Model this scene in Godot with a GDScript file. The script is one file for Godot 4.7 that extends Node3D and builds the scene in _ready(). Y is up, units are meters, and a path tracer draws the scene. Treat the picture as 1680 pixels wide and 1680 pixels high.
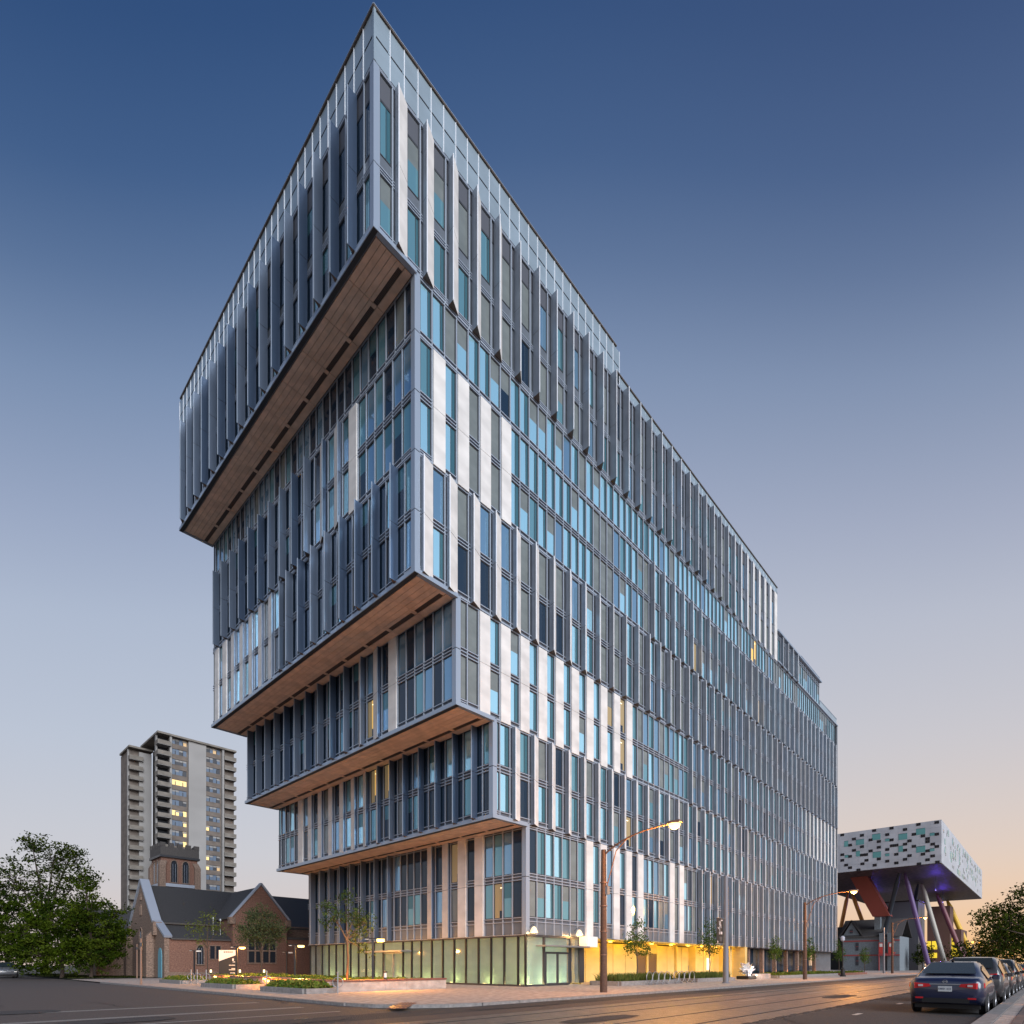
extends Node3D

# ---------------------------------------------------------------- mesh helpers
class Surf:
	var v := PackedVector3Array()
	var n := PackedVector3Array()
	var c := PackedColorArray()

class MB:
	var s := {}
	var xf := Transform3D()
	var tint := Color(1, 1, 1)
	func sf(m) -> Surf:
		if not s.has(m):
			s[m] = Surf.new()
		return s[m]
	func tri(m, a: Vector3, b: Vector3, c: Vector3, na: Vector3, nb: Vector3, nc: Vector3):
		var q := sf(m)
		a = xf * a; b = xf * b; c = xf * c
		na = xf.basis * na; nb = xf.basis * nb; nc = xf.basis * nc
		if (b - a).cross(c - a).dot(na + nb + nc) > 0.0:
			q.v.append(a); q.v.append(c); q.v.append(b)
			q.n.append(na); q.n.append(nc); q.n.append(nb)
		else:
			q.v.append(a); q.v.append(b); q.v.append(c)
			q.n.append(na); q.n.append(nb); q.n.append(nc)
		q.c.append(tint); q.c.append(tint); q.c.append(tint)
	func quad(m, a: Vector3, b: Vector3, c: Vector3, d: Vector3, n: Vector3):
		tri(m, a, b, c, n, n, n)
		tri(m, a, c, d, n, n, n)
	# a quad whose normal points away from "from"
	func face(m, a: Vector3, b: Vector3, c: Vector3, d: Vector3, from: Vector3):
		var n := (b - a).cross(c - a)
		if n.length_squared() < 1e-14:
			n = (c - a).cross(d - a)
		n = n.normalized()
		if n.dot((a + b + c + d) * 0.25 - from) < 0.0:
			n = -n
		quad(m, a, b, c, d, n)
	func box(m, p: Vector3, e: Vector3, b := Basis()):
		var x := b.x * e.x * 0.5
		var y := b.y * e.y * 0.5
		var z := b.z * e.z * 0.5
		quad(m, p + x - y - z, p + x + y - z, p + x + y + z, p + x - y + z, b.x)
		quad(m, p - x - y - z, p - x + y - z, p - x + y + z, p - x - y + z, -b.x)
		quad(m, p + y - x - z, p + y + x - z, p + y + x + z, p + y - x + z, b.y)
		quad(m, p - y - x - z, p - y + x - z, p - y + x + z, p - y - x + z, -b.y)
		quad(m, p + z - x - y, p + z + x - y, p + z + x + y, p + z - x + y, b.z)
		quad(m, p - z - x - y, p - z + x - y, p - z + x + y, p - z - x + y, -b.z)
	# a box with its long edges bevelled
	func bbox(m, p: Vector3, e: Vector3, r: float):
		var h := e * 0.5
		var pts := []
		for k in [[h.x, h.z - r], [h.x - r, h.z], [-h.x + r, h.z], [-h.x, h.z - r], [-h.x, -h.z + r], [-h.x + r, -h.z], [h.x - r, -h.z], [h.x, -h.z + r]]:
			pts.append(Vector2(k[0], k[1]))
		var lo := []; var hi := []; var top := []
		for q in pts:
			lo.append(p + Vector3(q.x, -h.y, q.y)); hi.append(p + Vector3(q.x, h.y - r, q.y))
			var f := Vector2(q.x * (1.0 - r / maxf(h.x, r * 1.01)), q.y * (1.0 - r / maxf(h.z, r * 1.01)))
			top.append(p + Vector3(f.x, h.y, f.y))
		for i in 8:
			var j := (i + 1) % 8
			face(m, lo[i], lo[j], hi[j], hi[i], p)
			face(m, hi[i], hi[j], top[j], top[i], p)
			tri(m, p + Vector3(0, h.y, 0), top[i], top[j], Vector3.UP, Vector3.UP, Vector3.UP)
			tri(m, p - Vector3(0, h.y, 0), lo[i], lo[j], Vector3.DOWN, Vector3.DOWN, Vector3.DOWN)
	func tube(m, a: Vector3, b: Vector3, ra: float, rb: float, k := 8, caps := true):
		var d := (b - a).normalized()
		var u := d.cross(Vector3.UP if absf(d.y) < 0.9 else Vector3.RIGHT).normalized()
		var w := d.cross(u)
		for i in k:
			var t0 := TAU * i / k
			var t1 := TAU * (i + 1) / k
			var n0 := u * cos(t0) + w * sin(t0)
			var n1 := u * cos(t1) + w * sin(t1)
			tri(m, a + n0 * ra, b + n0 * rb, b + n1 * rb, n0, n0, n1)
			tri(m, a + n0 * ra, b + n1 * rb, a + n1 * ra, n0, n1, n1)
			if caps:
				tri(m, a, a + n0 * ra, a + n1 * ra, -d, -d, -d)
				tri(m, b, b + n0 * rb, b + n1 * rb, d, d, d)
	func path(m, pts: Array, r0: float, r1: float, k := 8):
		for i in pts.size() - 1:
			var f0 := float(i) / (pts.size() - 1)
			var f1 := float(i + 1) / (pts.size() - 1)
			tube(m, pts[i], pts[i + 1], lerpf(r0, r1, f0), lerpf(r0, r1, f1), k)
	# profile [[radius, height], ...] turned about the y axis through p
	func lathe(m, p: Vector3, prof: Array, k := 16):
		for j in prof.size() - 1:
			var r0: float = prof[j][0]; var y0: float = prof[j][1]
			var r1: float = prof[j + 1][0]; var y1: float = prof[j + 1][1]
			var sl := Vector2(y1 - y0, r0 - r1).normalized()
			for i in k:
				var t0 := TAU * i / k
				var t1 := TAU * (i + 1) / k
				var d0 := Vector3(cos(t0), 0, sin(t0)); var d1 := Vector3(cos(t1), 0, sin(t1))
				var n0 := d0 * sl.x + Vector3.UP * sl.y; var n1 := d1 * sl.x + Vector3.UP * sl.y
				var a := p + d0 * r0 + Vector3.UP * y0; var b := p + d0 * r1 + Vector3.UP * y1
				var c := p + d1 * r1 + Vector3.UP * y1; var d := p + d1 * r0 + Vector3.UP * y0
				if r1 > 1e-5: tri(m, a, b, c, n0, n0, n1)
				if r0 > 1e-5: tri(m, a, c, d, n0, n1, n1)
	# polygon (Vector3 points, roughly planar, convex) pushed along d
	func prism(m, poly: Array, d: Vector3):
		var c := Vector3.ZERO
		for q in poly: c += q
		c = c / poly.size() + d * 0.5
		var n := d.normalized()
		for i in poly.size():
			var j := (i + 1) % poly.size()
			face(m, poly[i], poly[j], poly[j] + d, poly[i] + d, c)
			if i > 0 and i < poly.size() - 1:
				tri(m, poly[0], poly[i], poly[j], -n, -n, -n)
				tri(m, poly[0] + d, poly[i] + d, poly[j] + d, n, n, n)
	func mesh() -> ArrayMesh:
		var am := ArrayMesh.new()
		for m in s:
			var q: Surf = s[m]
			if q.v.is_empty(): continue
			var arr := []
			arr.resize(Mesh.ARRAY_MAX)
			arr[Mesh.ARRAY_VERTEX] = q.v
			arr[Mesh.ARRAY_NORMAL] = q.n
			if m.vertex_color_use_as_albedo:
				arr[Mesh.ARRAY_COLOR] = q.c
			am.add_surface_from_arrays(Mesh.PRIMITIVE_TRIANGLES, arr)
			am.surface_set_material(am.get_surface_count() - 1, m)
		return am

# ---------------------------------------------------------------- scene helpers
const HEAD := 0.7574                       # heading of the long street, measured from straight ahead
var LF := Transform3D()                    # street frame: x along the long facade, z out into the street, y up
var M := {}
var rng := RandomNumberGenerator.new()
var taken := {}
var pools := {}

func numbered(called: String) -> String:
	if not taken.has(called):
		taken[called] = 0
		return called
	taken[called] += 1
	return "%s_%03d" % [called, taken[called]]

func tag(o: Node3D, label: String, category: String, group := "") -> Node3D:
	o.set_meta("label", label); o.set_meta("category", category)
	if group: o.set_meta("group", group)
	return o

func thing(called: String, label: String, category: String, at := Vector3.ZERO, turn := 0.0, group := "") -> Node3D:
	var o := Node3D.new()
	o.name = numbered(called)
	add_child(o)
	o.transform = LF * Transform3D(Basis(Vector3.UP, turn), at)
	return tag(o, label, category, group)

func dup(src: Node3D, label: String, at: Vector3, turn := 0.0) -> Node3D:
	var base: String = src.get_meta("base", src.name)
	var o: Node3D = src.duplicate()
	o.name = numbered(base)
	add_child(o)
	o.transform = LF * Transform3D(Basis(Vector3.UP, turn), at)
	o.set_meta("label", label)
	return o

func part(called: String, mb: MB, parent: Node3D, at := Vector3.ZERO, stuff := false) -> MeshInstance3D:
	return inst(called, mb.mesh(), parent, at, stuff)

func inst(called: String, mesh: Mesh, parent: Node3D, at := Vector3.ZERO, stuff := false) -> MeshInstance3D:
	var o := MeshInstance3D.new()
	o.name = called
	o.mesh = mesh
	o.position = at
	parent.add_child(o, true)
	if stuff: o.set_meta("kind", "stuff")
	return o

func struct(called: String, mb: MB) -> MeshInstance3D:
	var o := MeshInstance3D.new()
	o.name = numbered(called)
	o.mesh = mb.mesh()
	add_child(o)
	o.transform = LF
	o.set_meta("kind", "structure")
	return o

# pieces of one kind on one thing: the largest in the picture become parts of their own, the rest one part
func piece(kind: String, mesh: Mesh, at: Vector3, size: float):
	if not pools.has(kind): pools[kind] = []
	var d := (LF * at).distance_to(Vector3(0, 1.4, 0))
	pools[kind].append([size / (d * d), mesh, at])

func flush(kind: String, rest_name: String, parent: Node3D, most := 296):
	var l: Array = pools.get(kind, [])
	l.sort_custom(func(a, b): return a[0] > b[0])
	for i in mini(most, l.size()):
		inst(kind, l[i][1], parent, l[i][2])
	if l.size() > most:
		var st := {}
		for i in range(most, l.size()):
			var me: ArrayMesh = l[i][1]
			for k in me.get_surface_count():
				var m := me.surface_get_material(k)
				if not st.has(m):
					st[m] = SurfaceTool.new()
				st[m].append_from(me, k, Transform3D(Basis(), l[i][2]))
		var am := ArrayMesh.new()
		for m in st:
			st[m].set_material(m)
			st[m].commit(am)
		inst(rest_name, am, parent, Vector3.ZERO, true)
	pools.erase(kind)

func noise_tex(freq: float, lo: Color, hi: Color, sd: int, size := 512, octaves := 4) -> NoiseTexture2D:
	var nz := FastNoiseLite.new()
	nz.seed = sd; nz.frequency = freq; nz.fractal_octaves = octaves
	var t := NoiseTexture2D.new()
	t.width = size; t.height = size; t.seamless = true; t.noise = nz
	var g := Gradient.new()
	g.set_color(0, lo); g.set_color(1, hi)
	t.color_ramp = g
	return t

func bump_tex(freq: float, sd: int, strength := 4.0) -> NoiseTexture2D:
	var nz := FastNoiseLite.new()
	nz.seed = sd; nz.frequency = freq; nz.fractal_octaves = 4
	var t := NoiseTexture2D.new()
	t.width = 512; t.height = 512; t.seamless = true; t.noise = nz
	t.as_normal_map = true; t.bump_strength = strength
	return t

# colours are given as linear reflectances
func mat(called: String, r: float, g: float, b: float, rough := 0.7, metal := 0.0) -> StandardMaterial3D:
	var m := StandardMaterial3D.new()
	m.resource_name = called
	m.albedo_color = Color(r, g, b).linear_to_srgb()
	m.roughness = rough
	m.metallic = metal
	M[called] = m
	return m

# gives a material mottling (a grey texture that multiplies its colour) and fine relief
func wear(m: StandardMaterial3D, tex: Texture2D, scale: float, nrm: Texture2D = null, depth := 0.5):
	m.albedo_texture = tex
	m.uv1_triplanar = true
	m.uv1_world_triplanar = true
	m.uv1_scale = Vector3.ONE * scale
	if nrm:
		m.normal_enabled = true
		m.normal_texture = nrm
		m.normal_scale = depth

func glow(called: String, r: float, g: float, b: float, e: float) -> StandardMaterial3D:
	var m := mat(called, r * 0.5, g * 0.5, b * 0.5, 0.6)
	m.emission_enabled = true
	m.emission = Color(r, g, b).linear_to_srgb()
	m.emission_energy_multiplier = e
	return m

func omni(parent: Node3D, at: Vector3, color: Color, energy: float, size := 0.1, reach := 30.0):
	var l := OmniLight3D.new()
	l.name = "light"
	l.position = at
	l.light_color = color
	l.light_energy = energy
	l.light_size = size
	l.omni_range = reach
	l.omni_attenuation = 2.0
	l.shadow_enabled = true
	parent.add_child(l, true)

func V(x, y, z) -> Vector3:
	return Vector3(x, y, z)

# ---------------------------------------------------------------- the scene
func _ready():
	rng.seed = 11
	set_camera()
	set_sky()
	set_sun()
	LF = Transform3D(Basis(Vector3.UP, PI / 2 - HEAD), Vector3(0.897, 0, -37.0))
	materials()
	build_ground()
	tower_block()
	build_church()
	build_apartments()
	build_tabletop()
	build_houses()
	street_lamps()
	plaza()
	front_beds()
	cars()
	trees()

func set_camera():
	var c := Camera3D.new()
	c.name = "camera"
	c.projection = Camera3D.PROJECTION_FRUSTUM
	c.near = 0.1
	c.far = 4000.0
	c.size = 0.1 * 1680.0 / 945.0
	c.frustum_offset = Vector2(0, 0.1 * (1583.0 - 840.0) / 945.0)
	c.position = Vector3(0, 1.406, 0)
	add_child(c)
	c.current = true

func s2l(c: Array) -> Color:
	return Color(c[0] / 255.0, c[1] / 255.0, c[2] / 255.0).srgb_to_linear()

func set_sky():
	var stops := [[0.0, [218, 200, 192]], [5.0, [212, 202, 200]], [11.0, [203, 204, 211]], [22.0, [188, 197, 213]], [31.7, [174, 186, 207]], [38.2, [154, 168, 195]], [46.1, [122, 143, 176]], [50.9, [91, 116, 154]], [54.7, [67, 96, 139]], [59.5, [50, 80, 125]], [75.0, [34, 62, 108]], [90.0, [29, 55, 99]]]
	var w := 512
	var h := 256
	var data := PackedFloat32Array()
	data.resize(w * h * 3)
	var peach := s2l([246, 212, 178])
	var warm := s2l([255, 186, 92])
	for y in h:
		var e0 := 90.0 - (y + 0.5) / h * 180.0
		for x in w:
			var az := wrapf((x + 0.5) / w * 360.0, -180.0, 180.0)   # the middle of a panorama looks towards +z
			# the air is clearest and deepest blue away from the street's far end
			var e := rad_to_deg(atan(tan(deg_to_rad(clampf(e0, -89, 89))) / cos(deg_to_rad(46.0 * sin(deg_to_rad(minf(absf(az) * 1.5, 90.0)))))))
			var col := s2l(stops[0][1])
			for i in stops.size() - 1:
				if e >= stops[i][0]:
					var f := clampf((e - stops[i][0]) / (stops[i + 1][0] - stops[i][0]), 0, 1)
					col = s2l(stops[i][1]).lerp(s2l(stops[i + 1][1]), f)
			var d := wrapf(az - 46.0, -180.0, 180.0)
			var q := col.lerp(peach, 0.95 * exp(-d * d / 1500.0) * exp(-maxf(e, 0.0) / 15.0))
			q = q.lerp(warm, 0.85 * exp(-d * d / 700.0) * exp(-maxf(e, 0.0) / 4.5))
			var at := (y * w + x) * 3
			data[at] = q.r / 1.1; data[at + 1] = q.g / 1.1; data[at + 2] = q.b / 1.1
	var im := Image.create_from_data(w, h, false, Image.FORMAT_RGBF, data.to_byte_array())
	var m := PanoramaSkyMaterial.new()
	m.panorama = ImageTexture.create_from_image(im)
	var sky := Sky.new()
	sky.sky_material = m
	var e := Environment.new()
	e.background_mode = Environment.BG_SKY
	e.sky = sky
	e.background_energy_multiplier = 1.0
	e.tonemap_mode = Environment.TONE_MAPPER_LINEAR
	e.tonemap_exposure = 1.1
	e.sdfgi_enabled = true
	e.ssao_enabled = true
	e.ssil_enabled = true
	var we := WorldEnvironment.new()
	we.name = "world"
	we.environment = e
	add_child(we)

func set_sun():
	var l := DirectionalLight3D.new()
	l.name = "low_sun"
	l.light_energy = 1.2
	l.light_color = Color(0.97, 0.98, 1.0)
	l.light_angular_distance = 45.0
	l.shadow_enabled = true
	var az := deg_to_rad(148.0)
	var el := deg_to_rad(24.0)
	var to := Vector3(sin(az) * cos(el), sin(el), -cos(az) * cos(el))
	add_child(l)
	l.look_at_from_position(to * 10.0, Vector3.ZERO, Vector3.UP)

func materials():
	var mottled := noise_tex(0.02, Color(0.72, 0.72, 0.72), Color(1, 1, 1), 3)
	var fine := noise_tex(0.08, Color(0.7, 0.7, 0.7), Color(1, 1, 1), 4)
	var soft := noise_tex(0.012, Color(0.86, 0.86, 0.86), Color(1, 1, 1), 5, 256, 3)
	var rough_n := bump_tex(0.11, 6, 5.0)
	var brick_n := bump_tex(0.05, 8, 3.0)
	# facade
	mat("mullion", 0.34, 0.385, 0.45, 0.4, 0.3)
	mat("edge_light", 0.72, 0.74, 0.78, 0.4, 0.1)
	wear(mat("fin_white", 0.70, 0.675, 0.65, 0.6), soft, 0.25)
	wear(mat("fin_grey", 0.25, 0.285, 0.34, 0.33, 0.45), soft, 0.2)
	mat("fin_sky_reflection", 0.07, 0.105, 0.17, 0.3, 0.55)  # short facades: dark blue sky reflection painted into the grey fin metal
	mat("fin_sky_reflection_pale", 0.115, 0.15, 0.21, 0.34, 0.5)  # paler painted sky reflection, likelier towards the far end
	wear(mat("panel_grey", 0.15, 0.172, 0.20, 0.3, 0.15), soft, 0.3)
	mat("panel_dark", 0.07, 0.075, 0.09, 0.5)
	mat("band", 0.09, 0.105, 0.13, 0.5, 0.2)
	mat("pane_frame", 0.03, 0.034, 0.042, 0.5, 0.2)
	wear(mat("parapet", 0.38, 0.47, 0.53, 0.3, 0.35), soft, 0.15)
	mat("coping", 0.10, 0.075, 0.06, 0.5)
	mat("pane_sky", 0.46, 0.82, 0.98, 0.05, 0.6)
	mat("pane_reflection_blind", 0.07, 0.18, 0.22, 0.06, 0.4)  # painted fin reflection on the long facade, let-down blinds on the short ones
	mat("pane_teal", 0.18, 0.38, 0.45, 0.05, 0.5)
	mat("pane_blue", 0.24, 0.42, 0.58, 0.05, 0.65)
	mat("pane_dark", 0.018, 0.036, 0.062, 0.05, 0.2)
	wear(mat("pane_blind", 0.20, 0.225, 0.22, 0.16, 0.1), soft, 0.3)
	# panes are never quite flat: their reflections waver
	var waver := bump_tex(0.02, 17, 2.0)
	for q in ["pane_sky", "pane_teal", "pane_blue", "pane_dark", "pane_reflection_blind"]:
		M[q].uv1_triplanar = true
		M[q].uv1_world_triplanar = true
		M[q].uv1_scale = Vector3.ONE * 0.45
		M[q].normal_enabled = true
		M[q].normal_texture = waver
		M[q].normal_scale = 0.12
	glow("window_lit", 1.0, 0.62, 0.16, 0.55)
	glow("window_dim", 0.55, 0.42, 0.22, 0.14)
	wear(mat("soffit_wood", 0.80, 0.60, 0.47, 0.55), soft, 0.3)
	wear(mat("soffit_wood_deep", 0.78, 0.58, 0.45, 0.55), soft, 0.3)
	mat("vent", 0.17, 0.13, 0.105, 0.8)
	mat("soffit_gap", 0.22, 0.155, 0.12, 0.8)
	mat("fascia", 0.33, 0.39, 0.47, 0.35, 0.4)
	mat("black_metal", 0.012, 0.012, 0.014, 0.45, 0.3)
	mat("dark_metal", 0.05, 0.052, 0.058, 0.45, 0.4)
	mat("steel", 0.32, 0.33, 0.35, 0.4, 0.8)
	var gl := mat("clear_glass", 0.80, 0.9, 0.86, 0.04)
	gl.transparency = BaseMaterial3D.TRANSPARENCY_ALPHA
	gl.albedo_color.a = 0.12
	wear(mat("inner_wall", 0.25, 0.43, 0.34, 0.8), soft, 0.2)
	wear(mat("warm_wall", 0.66, 0.50, 0.20, 0.7), soft, 0.2)
	mat("door_bronze", 0.16, 0.10, 0.06, 0.35, 0.3)
	mat("render_white", 0.72, 0.70, 0.66, 0.7)
	# ground
	wear(mat("asphalt", 0.105, 0.083, 0.074, 0.75), fine, 0.35, rough_n, 0.9)
	wear(mat("asphalt_dark", 0.05, 0.05, 0.054, 0.85), fine, 0.3, rough_n, 0.9)
	wear(mat("track_concrete", 0.20, 0.16, 0.13, 0.45), mottled, 0.2, rough_n, 0.6)
	wear(mat("concrete", 0.52, 0.425, 0.37, 0.85), mottled, 0.22, rough_n, 0.4)
	wear(mat("kerb_stone", 0.30, 0.28, 0.27, 0.85), mottled, 0.5, rough_n, 0.4)
	mat("rail", 0.10, 0.09, 0.085, 0.35, 0.8)
	wear(mat("paint", 0.55, 0.53, 0.50, 0.8), fine, 0.6)
	wear(mat("earth", 0.075, 0.07, 0.055, 0.95), mottled, 0.05)
	wear(mat("grass", 0.05, 0.075, 0.025, 0.95), fine, 0.8)
	wear(mat("granite", 0.25, 0.10, 0.075, 0.35), fine, 1.5)
	wear(mat("pav_a", 0.17, 0.115, 0.10, 0.85), fine, 0.9)
	wear(mat("pav_b", 0.22, 0.145, 0.12, 0.85), fine, 0.9)
	# street things
	wear(mat("wood_pole", 0.10, 0.06, 0.045, 0.9), mottled, 0.6)
	mat("lamp_arm", 0.20, 0.12, 0.09, 0.5, 0.4)
	mat("pole_grey", 0.16, 0.165, 0.19, 0.5, 0.3)
	mat("post_brown", 0.20, 0.125, 0.09, 0.7)
	mat("black_cloth", 0.012, 0.011, 0.011, 0.7)
	mat("print_pale", 0.6, 0.5, 0.46, 0.7)
	mat("print_dim", 0.16, 0.14, 0.13, 0.7)
	mat("sign_white", 0.62, 0.56, 0.50, 0.6)
	mat("frosted", 0.35, 0.38, 0.45, 0.4)
	mat("lamp_pale", 0.75, 0.72, 0.66, 0.3)
	mat("sculpture_white", 0.82, 0.82, 0.84, 0.5)
	glow("bulb_sodium", 1.0, 0.62, 0.2, 3.6)
	glow("bulb_amber", 1.0, 0.4, 0.05, 7.0)
	glow("tail_lit", 1.0, 0.03, 0.02, 6.0)
	mat("bark", 0.06, 0.045, 0.035, 0.95)
	for q in ["tree_leaf", "shrub_leaf"]:
		var lf := mat(q, 1, 1, 1, 0.7)
		lf.vertex_color_use_as_albedo = true
		lf.backlight_enabled = true
		lf.backlight = Color(0.25, 0.25, 0.25)
		lf.roughness = 1.0
		lf.specular_mode = BaseMaterial3D.SPECULAR_DISABLED
		lf.cull_mode = BaseMaterial3D.CULL_DISABLED
	for q in [["paint_blue", 0.006, 0.011, 0.042], ["paint_black", 0.008, 0.008, 0.01], ["paint_grey", 0.035, 0.036, 0.04], ["paint_silver", 0.13, 0.135, 0.15]]:
		var pt := mat(q[0], q[1], q[2], q[3], 0.4, 0.1)
		pt.clearcoat_enabled = true
		pt.clearcoat = 1.0
		pt.clearcoat_roughness = 0.04
	mat("car_glass", 0.02, 0.028, 0.032, 0.04)
	mat("rubber", 0.015, 0.015, 0.016, 0.85)
	mat("tail_red", 0.42, 0.015, 0.02, 0.12)
	mat("tail_clear", 0.5, 0.42, 0.42, 0.15)
	mat("plate_white", 0.42, 0.44, 0.45, 0.5)
	mat("plate_ink", 0.02, 0.03, 0.09, 0.6)
	# across the street corner
	wear(mat("table_white", 0.46, 0.48, 0.52, 0.5), soft, 0.1)
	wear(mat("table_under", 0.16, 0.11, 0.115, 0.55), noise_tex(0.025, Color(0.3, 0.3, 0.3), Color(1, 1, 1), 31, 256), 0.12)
	mat("table_pane", 0.16, 0.40, 0.40, 0.1, 0.3)
	mat("table_grey", 0.30, 0.30, 0.29, 0.5)
	mat("leg_orange", 0.60, 0.24, 0.04, 0.5)
	mat("leg_black", 0.03, 0.04, 0.055, 0.45)
	mat("leg_purple", 0.10, 0.055, 0.17, 0.5)
	mat("leg_grey", 0.38, 0.36, 0.31, 0.5)
	mat("leg_maroon", 0.16, 0.05, 0.06, 0.5)
	mat("leg_yellow", 0.66, 0.40, 0.03, 0.5)
	mat("leg_red", 0.22, 0.045, 0.03, 0.6)
	wear(mat("house_grey", 0.22, 0.26, 0.29, 0.85), mottled, 0.3)
	mat("trim_red", 0.30, 0.05, 0.05, 0.6)
	mat("banner_red", 0.50, 0.05, 0.04, 0.7)
	wear(mat("hall_brick", 0.16, 0.085, 0.07, 0.9), fine, 0.4)
	glow("yellow_window", 1.0, 0.72, 0.05, 0.7)
	glow("added_lamp_purple", 0.5, 0.4, 1.0, 1.6)
	# old buildings
	var br := noise_tex(0.06, Color(0.5, 0.5, 0.5), Color(1, 1, 1), 21)
	wear(mat("church_brick", 0.37, 0.195, 0.14, 0.9), br, 0.22, brick_n, 0.9)
	wear(mat("church_stone", 0.39, 0.27, 0.205, 0.9), br, 0.16, brick_n, 0.9)
	wear(mat("slate", 0.15, 0.138, 0.132, 1.0), br, 0.3, brick_n, 0.9)
	mat("lead", 0.36, 0.40, 0.47, 0.5, 0.3)
	mat("leaded_glass", 0.03, 0.035, 0.045, 0.12, 0.2)
	mat("blue_door", 0.12, 0.33, 0.42, 0.5)
	wear(mat("tower_brick", 0.20, 0.165, 0.14, 0.9), mottled, 0.05)
	wear(mat("tower_concrete", 0.31, 0.30, 0.29, 0.85), soft, 0.03)
	wear(mat("tower_balcony", 0.24, 0.215, 0.185, 0.85), mottled, 0.06)
	mat("flat_pane", 0.09, 0.13, 0.19, 0.45, 0.0)
	mat("flat_pane_dark", 0.03, 0.035, 0.045, 0.45, 0.0)
	glow("lamp_warm", 1.0, 0.85, 0.5, 2.0)
	glow("lamp_amber", 1.0, 0.66, 0.24, 3.0)
	glow("lamp_shade_white", 1.0, 0.78, 0.5, 1.0)
	glow("bulb_warm", 1.0, 0.8, 0.5, 5.0)
	glow("notice_screen", 1.0, 0.9, 0.6, 1.2)
	glow("flat_window_lit", 1.0, 0.72, 0.3, 0.8)
	glow("flat_window_dim", 0.9, 0.6, 0.3, 0.28)

func G(m: String) -> StandardMaterial3D:
	return M[m]

# ---------------------------------------------------------------- ground, roads, pavements
const ROAD := -0.1
const LOBBY := 0.9
const RECESS := 3.8
const COLUMN := 0.9
const SODIUM := 85.0
const PLAZA := 45.0
func sheet(m: String, x0: float, x1: float, z0: float, z1: float, y: float, mb: MB):
	mb.quad(G(m), V(x0, y, z0), V(x1, y, z0), V(x1, y, z1), V(x0, y, z1), Vector3.UP)

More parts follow.
